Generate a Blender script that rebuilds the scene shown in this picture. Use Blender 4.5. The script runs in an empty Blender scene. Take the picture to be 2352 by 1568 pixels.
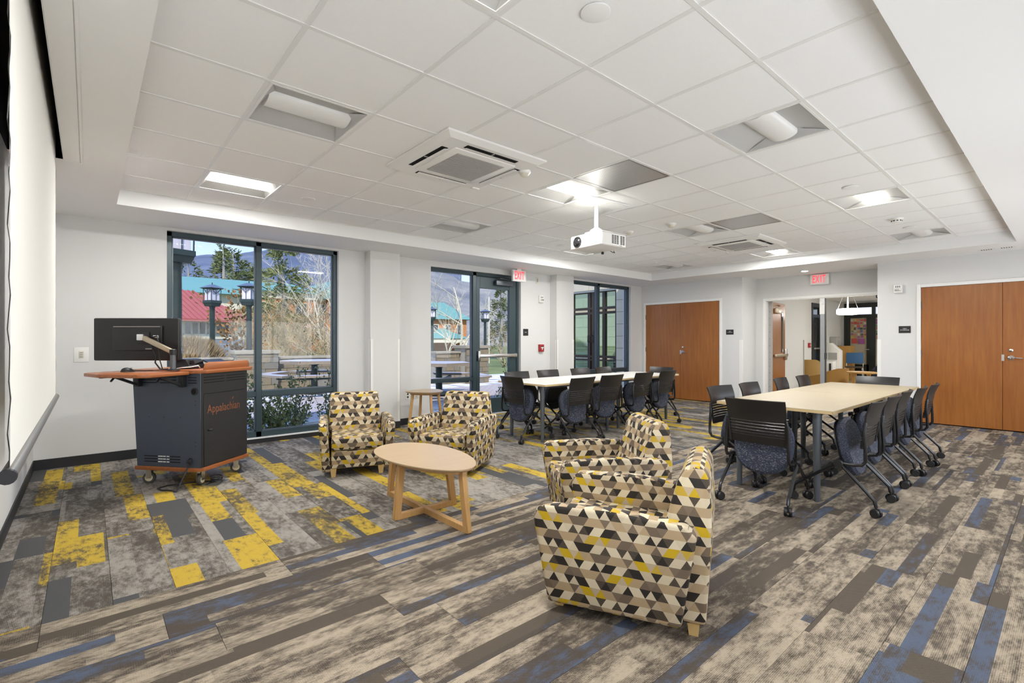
import bpy, bmesh, math, random
from mathutils import Vector, Matrix, noise
R = math.radians
SC = bpy.context.scene
COL = SC.collection

# ---------------------------------------------------------------- camera, sky, sun, exposure
CAM_H = 1.265
YAW = 0.7139
cd = bpy.data.cameras.new('camera')
cd.sensor_width = 36.0
cd.lens = 1122.94 / 2352 * 36.0
cd.clip_start = 0.02
cd.clip_end = 6000
cam = bpy.data.objects.new('camera', cd)
COL.objects.link(cam)
cam.location = (0, 0, CAM_H)
cam.rotation_euler = (R(90), 0, -YAW)
SC.camera = cam

wd = bpy.data.worlds.new('sky')
SC.world = wd
wd.use_nodes = True
wn = wd.node_tree
wn.nodes.clear()
w_out = wn.nodes.new('ShaderNodeOutputWorld')
w_bg = wn.nodes.new('ShaderNodeBackground')
w_tc = wn.nodes.new('ShaderNodeTexCoord')
w_sep = wn.nodes.new('ShaderNodeSeparateXYZ')
w_ramp = wn.nodes.new('ShaderNodeValToRGB')
w_ramp.color_ramp.elements[0].position = 0.0
w_ramp.color_ramp.elements[0].color = (0.78, 0.85, 0.95, 1)
w_ramp.color_ramp.elements[1].position = 0.75
w_ramp.color_ramp.elements[1].color = (0.16, 0.33, 0.80, 1)
e = w_ramp.color_ramp.elements.new(0.22)
e.color = (0.36, 0.55, 0.95, 1)
wn.links.new(w_tc.outputs['Generated'], w_sep.inputs[0])
wn.links.new(w_sep.outputs['Z'], w_ramp.inputs['Fac'])
wn.links.new(w_ramp.outputs['Color'], w_bg.inputs['Color'])
wn.links.new(w_bg.outputs['Background'], w_out.inputs['Surface'])
w_bg.inputs['Strength'].default_value = 0.54

sd = bpy.data.lights.new('sun', 'SUN')
sd.energy = 1.7
sd.angle = R(0.6)
sd.color = (1.0, 0.93, 0.82)
sun = bpy.data.objects.new('sun', sd)
COL.objects.link(sun)
sun.rotation_euler = (R(44), 0, R(-28))      # shines from behind the camera towards the hills
sun.location = (0, -10, 12)

SC.view_settings.view_transform = 'Standard'
SC.view_settings.look = 'None'
SC.view_settings.exposure = 1.52
SC.view_settings.gamma = 1.0
SC.view_settings.use_curve_mapping = False
SC.cycles.max_bounces = 6
SC.cycles.diffuse_bounces = 4
SC.cycles.glossy_bounces = 3
SC.cycles.transmission_bounces = 4
SC.cycles.transparent_max_bounces = 10
SC.cycles.use_adaptive_sampling = True
SC.cycles.adaptive_threshold = 0.1
SC.cycles.adaptive_min_samples = 16
SC.cycles.use_denoising = True
SC.cycles.sample_clamp_indirect = 8
LAMP = 16.0                                    # watts of a lit ceiling panel
# added fill lights in made-up windows of the unseen wall behind the camera
ADDED_WIN = [(0.15, 2.35), (2.65, 4.85), (5.15, 7.35), (7.65, 9.55)]
for a_, b_ in ADDED_WIN:
    ld = bpy.data.lights.new('window_daylight', 'AREA')
    ld.shape = 'RECTANGLE'
    ld.size, ld.size_y = b_ - a_, 1.2
    ld.energy = 5.2 * (b_ - a_)
    ld.color = (0.98, 0.99, 1.0)
    lo = bpy.data.objects.new('window_daylight', ld)
    COL.objects.link(lo)
    lo.location = ((a_ + b_) / 2, -0.66, 1.25)
    lo.rotation_euler = (R(90), 0, 0)

# ---------------------------------------------------------------- materials
def nodes(name):
    m = bpy.data.materials.new(name)
    m.use_nodes = True
    return m, m.node_tree, m.node_tree.nodes['Principled BSDF']

def setin(b, key, v):
    if key in b.inputs:
        b.inputs[key].default_value = v

def mat(name, col, rough=0.5, metal=0.0, spec=0.5, bump=0.0, bscale=200.0, var=0.0, vscale=8.0, emit=0.0, ecol=None):
    m, t, b = nodes(name)
    c = (col[0], col[1], col[2], 1)
    setin(b, 'Base Color', c)
    setin(b, 'Roughness', rough)
    setin(b, 'Metallic', metal)
    setin(b, 'Specular IOR Level', spec)
    if emit:
        setin(b, 'Emission Color', (*(ecol or col), 1))
        setin(b, 'Emission Strength', emit)
    tc = None
    if bump or var:
        tc = t.nodes.new('ShaderNodeTexCoord')
    if bump:
        n = t.nodes.new('ShaderNodeTexNoise')
        n.inputs['Scale'].default_value = bscale
        n.inputs['Detail'].default_value = 3
        bp = t.nodes.new('ShaderNodeBump')
        bp.inputs['Strength'].default_value = bump
        bp.inputs['Distance'].default_value = 0.01
        t.links.new(tc.outputs['Object'], n.inputs['Vector'])
        t.links.new(n.outputs['Fac'], bp.inputs['Height'])
        t.links.new(bp.outputs['Normal'], b.inputs['Normal'])
    if var:
        n2 = t.nodes.new('ShaderNodeTexNoise')
        n2.inputs['Scale'].default_value = vscale
        n2.inputs['Detail'].default_value = 4
        mx = t.nodes.new('ShaderNodeMix')
        mx.data_type = 'RGBA'
        mx.inputs[6].default_value = (col[0] * (1 - var), col[1] * (1 - var), col[2] * (1 - var), 1)
        mx.inputs[7].default_value = (min(1, col[0] * (1 + var)), min(1, col[1] * (1 + var)), min(1, col[2] * (1 + var)), 1)
        t.links.new(tc.outputs['Object'], n2.inputs['Vector'])
        t.links.new(n2.outputs['Fac'], mx.inputs[0])
        t.links.new(mx.outputs[2], b.inputs['Base Color'])
    return m

class G:
    """small helper that chains shader maths"""
    def __init__(s, t):
        s.t = t
    def n(s, kind, **kw):
        x = s.t.nodes.new(kind)
        for k, v in kw.items():
            setattr(x, k, v)
        return x
    def m(s, op, a, b=None, c=None):
        x = s.n('ShaderNodeMath', operation=op)
        for i, v in enumerate((a, b, c)):
            if v is None:
                continue
            if isinstance(v, (int, float)):
                x.inputs[i].default_value = v
            else:
                s.t.links.new(v, x.inputs[i])
        return x.outputs[0]
    def comb(s, a, b, c=0.0):
        x = s.n('ShaderNodeCombineXYZ')
        for i, v in enumerate((a, b, c)):
            if isinstance(v, (int, float)):
                x.inputs[i].default_value = v
            else:
                s.t.links.new(v, x.inputs[i])
        return x.outputs[0]
    def white(s, vec):
        x = s.n('ShaderNodeTexWhiteNoise', noise_dimensions='3D')
        s.t.links.new(vec, x.inputs['Vector'])
        return x.outputs['Value']
    def noise(s, vec, scale, detail=3.0, rough=0.5):
        x = s.n('ShaderNodeTexNoise')
        x.inputs['Scale'].default_value = scale
        x.inputs['Detail'].default_value = detail
        x.inputs['Roughness'].default_value = rough
        s.t.links.new(vec, x.inputs['Vector'])
        return x.outputs['Fac']
    def ramp(s, fac, stops, const=False):
        x = s.n('ShaderNodeValToRGB')
        r = x.color_ramp
        r.interpolation = 'CONSTANT' if const else 'LINEAR'
        while len(r.elements) < len(stops):
            r.elements.new(0.5)
        for el, (p, c) in zip(r.elements, stops):
            el.position = p
            el.color = (*c, 1) if len(c) == 3 else c
        s.t.links.new(fac, x.inputs['Fac'])
        return x.outputs['Color']
    def mix(s, fac, a, b, blend='MIX'):
        x = s.n('ShaderNodeMix', data_type='RGBA', blend_type=blend)
        for i, v in ((0, fac), (6, a), (7, b)):
            if isinstance(v, (int, float)):
                x.inputs[i].default_value = v
            elif isinstance(v, tuple):
                x.inputs[i].default_value = (*v, 1)
            else:
                s.t.links.new(v, x.inputs[i])
        return x.outputs[2]

def carpet(name, accent, pa, light, dark, solid, ps, nst, stretch, acc_lo):
    """looped carpet plank: stripes along its length, heathered, solid or accent coloured, worn in patches"""
    m, t, b = nodes(name)
    g = G(t)
    tc = g.n('ShaderNodeTexCoord')
    oi = g.n('ShaderNodeObjectInfo')
    sep = g.n('ShaderNodeSeparateXYZ')
    t.links.new(tc.outputs['Object'], sep.inputs[0])
    x, y = sep.outputs['X'], sep.outputs['Y']
    rnd = oi.outputs['Random']
    stripe = g.m('FLOOR', g.m('MULTIPLY_ADD', y, nst / 0.25, g.m('MULTIPLY', rnd, 3.0)))
    piece = g.m('FLOOR', g.m('MULTIPLY_ADD', x, 1.0, g.m('MULTIPLY', g.m('MULTIPLY_ADD', stripe, 0.61, rnd), 7.3)))
    h1 = g.white(g.comb(g.m('MULTIPLY', rnd, 91.7), stripe, piece))
    h2 = g.white(g.comb(g.m('MULTIPLY', rnd, 37.1), stripe, g.m('ADD', piece, 5.0)))
    hp = g.white(g.comb(g.m('MULTIPLY', rnd, 13.3), 2.0, 1.0))
    off = g.comb(g.m('MULTIPLY_ADD', rnd, 57.0, x), g.m('MULTIPLY_ADD', rnd, 11.0, y), 0.0)
    sc = g.n('ShaderNodeMapping')
    sc.inputs['Scale'].default_value = (stretch, 1.0, 1.0)
    t.links.new(off, sc.inputs['Vector'])
    patch = g.noise(sc.outputs['Vector'], 21.0, 8.0, 0.78)
    big = g.noise(sc.outputs['Vector'], 4.0, 2.0, 0.5)
    bias = g.m('ADD', g.m('MULTIPLY_ADD', patch, 1.25, -0.12), g.m('MULTIPLY_ADD', h2, 0.16, g.m('MULTIPLY_ADD', hp, 0.12, g.m('MULTIPLY_ADD', big, 0.5, -0.38))))
    wx = g.m('SINE', g.m('MULTIPLY', x, 2 * math.pi / 0.0078))
    wy = g.m('SINE', g.m('MULTIPLY', y, 2 * math.pi / 0.0062))
    loops = g.m('MULTIPLY', wx, wy)
    rows = g.m('MULTIPLY_ADD', wy, 0.5, loops)
    fine = g.noise(tc.outputs['Object'], 380.0, 1.0)
    yarn = g.m('MULTIPLY_ADD', fine, 0.22, g.m('MULTIPLY_ADD', rows, 0.10, g.m('SUBTRACT', bias, 0.150)))
    mid = tuple((a * 1.3 + c) / 2.3 for a, c in zip(dark, light))
    heather = g.ramp(yarn, [(0.36, dark), (0.46, mid), (0.60, light)])
    acc = g.ramp(yarn, [(acc_lo, dark), (acc_lo + 0.10, accent)])
    is_acc = g.m('LESS_THAN', h1, pa)
    is_sol = g.m('GREATER_THAN', h1, 1.0 - ps)
    c = g.mix(is_acc, heather, acc)
    c = g.mix(is_sol, c, g.mix(g.m('MULTIPLY_ADD', loops, 0.35, fine), tuple(0.6 * v for v in solid), tuple(1.5 * v for v in solid)))
    t.links.new(c, b.inputs['Base Color'])
    setin(b, 'Roughness', 0.80)
    setin(b, 'Specular IOR Level', 0.35)
    bp = g.n('ShaderNodeBump')
    bp.inputs['Strength'].default_value = 0.35
    bp.inputs['Distance'].default_value = 0.003
    t.links.new(g.m('ADD', loops, fine), bp.inputs['Height'])
    t.links.new(bp.outputs['Normal'], b.inputs['Normal'])
    return m

def fabric_geo(name):
    """woven upholstery: rows of triangles and rhombs in cream, tan, taupe, brown-black and mustard; UV in metres"""
    m, t, b = nodes(name)
    g = G(t)
    uv = g.n('ShaderNodeUVMap')
    sep = g.n('ShaderNodeSeparateXYZ')
    t.links.new(uv.outputs['UV'], sep.inputs[0])
    H_, S_ = 0.040, 0.0485
    v = g.m('DIVIDE', sep.outputs['Y'], H_)
    u = g.m('DIVIDE', sep.outputs['X'], S_)
    r = g.m('FLOOR', v)
    fv = g.m('FRACT', v)
    par = g.m('FLOORED_MODULO', r, 2.0)
    us = g.m('MULTIPLY_ADD', par, 0.5, u)
    i1 = g.m('FLOOR', g.m('MULTIPLY_ADD', fv, -0.5, us))
    i2 = g.m('FLOOR', g.m('MULTIPLY_ADD', fv, 0.5, us))
    k = g.m('ADD', i1, i2)
    r2 = g.m('FLOOR', g.m('DIVIDE', r, 2.0))
    sh = g.m('ADD', k, g.m('MULTIPLY', r2, 5.0))
    ph = g.m('DIVIDE', g.m('ADD', g.m('FLOORED_MODULO', sh, 14.0), 0.5), 14.0)
    cream = (0.62, 0.53, 0.37)
    cream2 = (0.55, 0.46, 0.32)
    tan = (0.40, 0.29, 0.165)
    tan2 = (0.46, 0.36, 0.24)
    taupe = (0.145, 0.105, 0.070)
    dark = (0.022, 0.017, 0.013)
    must = (0.50, 0.33, 0.008)
    seqA = [dark, dark, cream2, dark, cream, cream, dark, cream2, cream2, dark, dark, dark, cream, cream]
    seqB = [tan, tan, taupe, taupe, taupe, tan, tan, must, tan2, must, must, tan2, taupe, tan]
    A = g.ramp(ph, [(i / 14, c) for i, c in enumerate(seqA)], True)
    B = g.ramp(ph, [(i / 14, c) for i, c in enumerate(seqB)], True)
    must_off = g.white(g.comb(g.m('FLOOR', g.m('DIVIDE', sh, 14.0)), r2, 3.0))
    B = g.mix(g.m('MULTIPLY', g.m('GREATER_THAN', must_off, 0.62), g.m('GREATER_THAN', g.m('ABSOLUTE', g.m('SUBTRACT', ph, 0.61)), -1.0)), B, g.ramp(ph, [(i / 14, c) for i, c in enumerate([tan, tan, taupe, taupe, taupe, tan, tan2, taupe, tan2, tan, tan, tan2, taupe, tan])], True))
    col = g.mix(par, A, B)
    stripes = g.m('GREATER_THAN', g.m('SINE', g.m('MULTIPLY', sep.outputs['Y'], 2 * math.pi / 0.0046)), 0.3)
    st_on = g.m('LESS_THAN', g.white(g.comb(k, r, 0.0)), 0.3)
    col = g.mix(g.m('MULTIPLY', g.m('MULTIPLY', stripes, st_on), 0.45), col, (0.30, 0.23, 0.15))
    t.links.new(col, b.inputs['Base Color'])
    setin(b, 'Roughness', 0.7)
    setin(b, 'Specular IOR Level', 0.35)
    w = g.m('MULTIPLY', g.m('SINE', g.m('MULTIPLY', sep.outputs['X'], 2 * math.pi / 0.003)), g.m('SINE', g.m('MULTIPLY', sep.outputs['Y'], 2 * math.pi / 0.003)))
    bp = g.n('ShaderNodeBump')
    bp.inputs['Strength'].default_value = 0.2
    bp.inputs['Distance'].default_value = 0.002
    t.links.new(w, bp.inputs['Height'])
    t.links.new(bp.outputs['Normal'], b.inputs['Normal'])
    return m

def fleck(name):
    m, t, b = nodes(name)
    g = G(t)
    tc = g.n('ShaderNodeTexCoord')
    mp = g.n('ShaderNodeMapping')
    mp.inputs['Scale'].default_value = (1.0, 3.0, 3.0)
    t.links.new(tc.outputs['Object'], mp.inputs['Vector'])
    f = g.noise(mp.outputs['Vector'], 92.0, 1.0, 0.5)
    f2 = g.noise(tc.outputs['Object'], 30.0, 3.0)
    c = g.ramp(f, [(0.0, (0.012, 0.016, 0.032)), (0.60, (0.022, 0.029, 0.054)), (0.69, (0.24, 0.24, 0.24))])
    c = g.mix(g.m('MULTIPLY', f2, 0.25), c, (0.03, 0.037, 0.06))
    t.links.new(c, b.inputs['Base Color'])
    setin(b, 'Roughness', 0.85)
    return m

def wood(name, c1, c2, axis='Z', scale=1.0, rough=0.4, figure=1.0):
    """straight veneer grain running along an axis"""
    m, t, b = nodes(name)
    g = G(t)
    tc = g.n('ShaderNodeTexCoord')
    mp = g.n('ShaderNodeMapping')
    s = [14.0 * scale] * 3
    s['XYZ'.index(axis)] = 0.9 * scale
    mp.inputs['Scale'].default_value = s
    t.links.new(tc.outputs['Object'], mp.inputs['Vector'])
    n1 = g.noise(mp.outputs['Vector'], 3.0, 5.0, 0.6)
    n2 = g.noise(tc.outputs['Object'], 1.3 * figure, 2.0)
    n3 = g.noise(mp.outputs['Vector'], 14.0, 3.0, 0.7)
    f = g.m('ADD', g.m('MULTIPLY', n1, 0.55), g.m('ADD', g.m('MULTIPLY', n2, 0.3), g.m('MULTIPLY', n3, 0.15)))
    c = g.ramp(f, [(0.30, c1), (0.70, c2)])
    t.links.new(c, b.inputs['Base Color'])
    setin(b, 'Roughness', rough)
    return m

def glass(name, tint=(1, 1, 1), refl=0.012):
    m = bpy.data.materials.new(name)
    m.use_nodes = True
    t = m.node_tree
    t.nodes.clear()
    o = t.nodes.new('ShaderNodeOutputMaterial')
    a = t.nodes.new('ShaderNodeBsdfTransparent')
    a.inputs['Color'].default_value = (*tint, 1)
    s = t.nodes.new('ShaderNodeBsdfGlossy')
    s.inputs['Roughness'].default_value = 0.0
    s.inputs['Color'].default_value = (1, 1, 1, 1)
    x = t.nodes.new('ShaderNodeMixShader')
    x.inputs[0].default_value = refl
    t.links.new(a.outputs[0], x.inputs[1])
    t.links.new(s.outputs[0], x.inputs[2])
    t.links.new(x.outputs[0], o.inputs['Surface'])
    return m

def brickmat(name, c1, c2, mortar, bw, bh, ms, plane='XZ', rough=0.8):
    m, t, b = nodes(name)
    g = G(t)
    tc = g.n('ShaderNodeTexCoord')
    sep = g.n('ShaderNodeSeparateXYZ')
    t.links.new(tc.outputs['Object'], sep.inputs[0])
    v = g.comb(sep.outputs[plane[0]], sep.outputs[plane[1]], 0.0)
    br = g.n('ShaderNodeTexBrick')
    br.inputs['Scale'].default_value = 1.0
    br.inputs['Brick Width'].default_value = bw
    br.inputs['Row Height'].default_value = bh
    br.inputs['Mortar Size'].default_value = ms
    br.inputs['Color1'].default_value = (*c1, 1)
    br.inputs['Color2'].default_value = (*c2, 1)
    br.inputs['Mortar'].default_value = (*mortar, 1)
    t.links.new(v, br.inputs['Vector'])
    n = g.noise(tc.outputs['Object'], 3.0, 3.0)
    c = g.mix(g.m('MULTIPLY', n, 0.5), br.outputs['Color'], tuple(0.7 * a for a in c1))
    t.links.new(c, b.inputs['Base Color'])
    setin(b, 'Roughness', rough)
    return m

def patches(name, c1, c2, scale, lo=0.45, hi=0.55, rough=0.8, c3=None):
    m, t, b = nodes(name)
    g = G(t)
    tc = g.n('ShaderNodeTexCoord')
    n = g.noise(tc.outputs['Object'], scale, 6.0, 0.65)
    st = [(lo, c1), (hi, c2)]
    if c3:
        st.append((min(1, hi + 0.12), c3))
    t.links.new(g.ramp(n, st), b.inputs['Base Color'])
    setin(b, 'Roughness', rough)
    return m

M = {}
M['wall'] = mat('painted_wall', (0.70, 0.698, 0.685), 0.65, spec=0.3, bump=0.04, bscale=220)
M['soffit'] = mat('painted_soffit', (0.85, 0.85, 0.84), 0.7, spec=0.25)
M['tile'] = mat('mineral_tile', (0.91, 0.912, 0.905), 0.9, spec=0.1, bump=0.25, bscale=420, var=0.015, vscale=60)
M['tee'] = mat('white_tee', (0.80, 0.80, 0.78), 0.35)
M['rubber'] = mat('black_rubber', (0.016, 0.016, 0.019), 0.5)
M['teal'] = mat('teal_aluminium', (0.035, 0.060, 0.070), 0.38, metal=0.2, spec=0.6)
M['glass'] = glass('window_glass')
M['green_glass'] = glass('green_glass', (0.70, 0.86, 0.74), 0.10)
M['door'] = wood('cherry_veneer', (0.235, 0.072, 0.012), (0.40, 0.150, 0.030), 'Z', 0.6, 0.33, 1.0)
M['cherry'] = wood('cherry_laminate', (0.29, 0.085, 0.026), (0.43, 0.15, 0.048), 'X', 1.0, 0.32, 1.0)
M['maple'] = wood('maple_laminate', (0.34, 0.275, 0.17), (0.40, 0.33, 0.215), 'X', 1.2, 0.45, 1.0)
M['beech'] = wood('beech_veneer', (0.45, 0.315, 0.175), (0.53, 0.385, 0.23), 'X', 1.0, 0.35, 1.0)
M['oak'] = wood('oak_solid', (0.46, 0.25, 0.085), (0.60, 0.36, 0.14), 'Z', 1.5, 0.4, 1.0)
M['white_top'] = mat('white_laminate', (0.80, 0.78, 0.73), 0.28)
M['edge_band'] = mat('oak_edge_band', (0.58, 0.43, 0.22), 0.4)
M['grey_metal'] = mat('grey_metal', (0.13, 0.145, 0.16), 0.4, metal=0.4)
M['steel'] = mat('brushed_steel', (0.62, 0.61, 0.59), 0.28, metal=1.0)
M['chrome'] = mat('chrome', (0.75, 0.75, 0.74), 0.12, metal=1.0)
M['brass'] = mat('satin_brass', (0.50, 0.42, 0.31), 0.35, metal=0.9)
M['black_plastic'] = mat('black_plastic', (0.013, 0.0125, 0.0125), 0.42, bump=0.03, bscale=900)
M['brown_plastic'] = mat('charcoal_plastic', (0.014, 0.0122, 0.0115), 0.36, bump=0.03, bscale=900)
M['black_metal'] = mat('black_metal', (0.012, 0.012, 0.013), 0.22, spec=0.6)
M['fleck'] = fleck('navy_fleck_fabric')
M['geo'] = fabric_geo('geometric_fabric')
M['foot'] = mat('blond_wood_foot', (0.62, 0.42, 0.17), 0.45, var=0.1, vscale=30)
M['cart'] = mat('slate_cart_metal', (0.062, 0.076, 0.105), 0.42, metal=0.1)
M['cart_dark'] = mat('charcoal_cart_metal', (0.024, 0.024, 0.026), 0.45)
M['dark'] = mat('dark_void', (0.004, 0.004, 0.004), 0.9)
M['orange'] = mat('orange_print', (0.25, 0.085, 0.035), 0.5)
M['dim_print'] = mat('dim_print', (0.045, 0.036, 0.03), 0.5)
M['white_plastic'] = mat('white_plastic', (0.82, 0.81, 0.78), 0.4)
M['ivory'] = mat('ivory_plastic', (0.70, 0.67, 0.56), 0.4)
M['white_paint_metal'] = mat('white_enamel', (0.84, 0.835, 0.81), 0.35)
M['grille'] = mat('perforated_steel', (0.30, 0.295, 0.28), 0.28, metal=0.75)
M['filter'] = mat('grey_filter', (0.40, 0.39, 0.37), 0.6)
M['lit'] = mat('lit_diffuser', (1, 0.98, 0.94), 0.5, emit=3.0, ecol=(1.0, 0.955, 0.87))
M['lit_small'] = mat('lit_downlight', (1, 0.98, 0.94), 0.5, emit=40.0, ecol=(1.0, 0.955, 0.87))
M['unlit'] = mat('acrylic_diffuser', (0.80, 0.80, 0.78), 0.4)
M['reflector'] = mat('white_reflector', (0.93, 0.93, 0.92), 0.45)
M['red_lit'] = mat('red_exit_letters', (0.9, 0.05, 0.05), 0.4, emit=0.5, ecol=(1.0, 0.05, 0.08))
M['exit_face'] = mat('exit_face', (0.80, 0.79, 0.77), 0.4)
M['red'] = mat('alarm_red', (0.36, 0.012, 0.014), 0.35)
M['screen'] = mat('screen_fabric', (0.78, 0.77, 0.73), 0.9, spec=0.1)
M['screen_bar'] = mat('screen_bar', (0.22, 0.215, 0.20), 0.4, metal=0.5)
M['lens'] = mat('lens_glass', (0.01, 0.01, 0.012), 0.03, spec=1.0)
M['tyre'] = mat('grey_tyre', (0.06, 0.058, 0.052), 0.6)
M['cream_hub'] = mat('cream_hub', (0.62, 0.54, 0.36), 0.4)
M['text_white'] = mat('white_print', (0.75, 0.75, 0.73), 0.5)
M['carpet_blue'] = carpet('carpet_blue', (0.078, 0.100, 0.150), 0.23, (0.385, 0.318, 0.235), (0.068, 0.052, 0.038), (0.080, 0.062, 0.044), 0.08, 3.6, 0.40, 0.45)
M['carpet_yellow'] = carpet('carpet_yellow', (0.53, 0.36, 0.035), 0.22, (0.33, 0.30, 0.262), (0.075, 0.062, 0.048), (0.070, 0.070, 0.072), 0.08, 2.0, 0.6, 0.36)
M['carpet_base'] = mat('carpet_backing', (0.05, 0.045, 0.04), 0.9)

# ---------------------------------------------------------------- mesh helpers
def box(bm, x0, x1, y0, y1, z0, z1):
    v = [bm.verts.new(p) for p in ((x0, y0, z0), (x1, y0, z0), (x1, y1, z0), (x0, y1, z0), (x0, y0, z1), (x1, y0, z1), (x1, y1, z1), (x0, y1, z1))]
    for f in ((3, 2, 1, 0), (4, 5, 6, 7), (0, 1, 5, 4), (1, 2, 6, 5), (2, 3, 7, 6), (3, 0, 4, 7)):
        bm.faces.new([v[i] for i in f])
    return v

def prism(bm, poly, z0, z1, top=None):
    """poly in XY extruded in Z; top gives another outline of the same length"""
    a = [bm.verts.new((p[0], p[1], z0)) for p in poly]
    b_ = [bm.verts.new((p[0], p[1], z1)) for p in (top or poly)]
    n = len(poly)
    bm.faces.new(a[::-1])
    bm.faces.new(b_)
    for i in range(n):
        bm.faces.new((a[i], a[(i + 1) % n], b_[(i + 1) % n], b_[i]))
    return a + b_

def frame_of(d):
    d = d.normalized()
    u = d.cross(Vector((0, 0, 1)))
    if u.length < 1e-3:
        u = Vector((1, 0, 0))
    u.normalize()
    return u, d.cross(u).normalized()

def tube(bm, pts, r, seg=8, cap=True):
    """swept round bar; r a number or a list"""
    pts = [Vector(p) for p in pts]
    rings = []
    u0 = None
    for i, p in enumerate(pts):
        d = (pts[min(i + 1, len(pts) - 1)] - pts[max(i - 1, 0)])
        u, v = frame_of(d)
        if u0 is not None and i > 0:
            w = u0 - d.normalized() * u0.dot(d.normalized())
            if w.length > 1e-4:
                u = w.normalized()
                v = d.normalized().cross(u).normalized()
        u0 = u
        rr = r[i] if isinstance(r, (list, tuple)) else r
        rings.append([bm.verts.new(p + (u * math.cos(2 * math.pi * k / seg) + v * math.sin(2 * math.pi * k / seg)) * rr) for k in range(seg)])
    for a, b_ in zip(rings, rings[1:]):
        for k in range(seg):
            bm.faces.new((a[k], a[(k + 1) % seg], b_[(k + 1) % seg], b_[k]))
    if cap:
        bm.faces.new(rings[0][::-1])
        bm.faces.new(rings[-1])

def lathe(bm, prof, seg=20, mtx=None):
    """profile of (radius, z) turned about Z"""
    rings = []
    for r, z in prof:
        ring = []
        for k in range(seg):
            p = Vector((r * math.cos(2 * math.pi * k / seg), r * math.sin(2 * math.pi * k / seg), z))
            ring.append(bm.verts.new(mtx @ p if mtx else p))
        rings.append(ring)
    for a, b_ in zip(rings, rings[1:]):
        for k in range(seg):
            bm.faces.new((a[k], a[(k + 1) % seg], b_[(k + 1) % seg], b_[k]))
    bm.faces.new(rings[0][::-1])
    bm.faces.new(rings[-1])

def bar(bm, p, q, w, h, up=(0, 0, 1)):
    """rectangular bar from p to q"""
    p, q = Vector(p), Vector(q)
    d = (q - p).normalized()
    s = d.cross(Vector(up))
    if s.length < 1e-4:
        s = Vector((1, 0, 0))
    s.normalize()
    n = s.cross(d).normalized()
    vs = []
    for e_ in (p, q):
        for a, c in ((-1, -1), (1, -1), (1, 1), (-1, 1)):
            vs.append(bm.verts.new(e_ + s * a * w / 2 + n * c * h / 2))
    for f in ((3, 2, 1, 0), (4, 5, 6, 7), (0, 1, 5, 4), (1, 2, 6, 5), (2, 3, 7, 6), (3, 0, 4, 7)):
        bm.faces.new([vs[i] for i in f])

def rnd_bevel(bm, w, seg=2):
    bmesh.ops.recalc_face_normals(bm, faces=bm.faces)
    bmesh.ops.bevel(bm, geom=list(bm.edges), offset=w, segments=seg, profile=0.5, affect='EDGES', clamp_overlap=True)

def box_uv(me, scale=1.0):
    uv = me.uv_layers.new(name='UVMap')
    for p in me.polygons:
        n = p.normal
        ax = max(range(3), key=lambda i: abs(n[i]))
        for li in p.loop_indices:
            c = me.vertices[me.loops[li].vertex_index].co
            if ax == 0:
                uv.data[li].uv = (c.y, c.z)
            elif ax == 1:
                uv.data[li].uv = (c.x, c.z)
            else:
                uv.data[li].uv = (c.x, c.y)

def O(name, bm, m, parent=None, loc=None, rz=0.0, bevel=0.0, seg=2, smooth=None, uv=False, rot=None):
    if bevel:
        rnd_bevel(bm, bevel, seg)
    else:
        bmesh.ops.recalc_face_normals(bm, faces=bm.faces)
    me = bpy.data.meshes.new(name)
    bm.to_mesh(me)
    bm.free()
    me.materials.append(M[m] if isinstance(m, str) else m)
    if smooth is None:
        smooth = bevel > 0
    if smooth:
        me.shade_smooth()
        me.set_sharp_from_angle(angle=R(40))
    if uv:
        box_uv(me)
    o = bpy.data.objects.new(name, me)
    COL.objects.link(o)
    if parent is not None:
        o.parent = parent
    if loc is not None:
        o.location = loc
    if rot is not None:
        o.rotation_euler = rot
    elif rz:
        o.rotation_euler = (0, 0, rz)
    return o

def B(name, dims, m, parent=None, bevel=0.0, **kw):
    bm = bmesh.new()
    box(bm, *dims)
    return O(name, bm, m, parent, bevel=bevel, **kw)

def T(name, pts, r, m, parent=None, seg=8, **kw):
    bm = bmesh.new()
    tube(bm, pts, r, seg)
    kw.setdefault('smooth', True)
    return O(name, bm, m, parent, **kw)

def tag(o, label, cat=None, group=None, kind=None):
    o['label'] = label
    if cat:
        o['category'] = cat
    if group:
        o['group'] = group
    if kind:
        o['kind'] = kind
    return o

def thing(name, label, cat, loc=(0, 0, 0), rz=0.0, group=None, kind=None):
    o = bpy.data.objects.new(name, None)
    o.empty_display_size = 0.1
    COL.objects.link(o)
    o.location = loc
    o.rotation_euler = (0, 0, rz)
    return tag(o, label, cat, group, kind)

def dup(o, loc=None, rz=None, label=None, group=None, parent=None):
    c = o.copy()
    COL.objects.link(c)
    if parent is not None:
        c.parent = parent
    if loc is not None:
        c.location = loc
    if rz is not None:
        c.rotation_euler = (0, 0, rz)
    if label:
        c['label'] = label
    if group:
        c['group'] = group
    for ch in [x for x in KIDS.get(o.name, [])]:
        dup(ch, parent=c)
    return c

KIDS = {}
def index_kids(o):
    """remember the children of a prototype before it is copied"""
    KIDS[o.name] = list(o.children)
    for c in o.children:
        index_kids(c)

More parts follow.
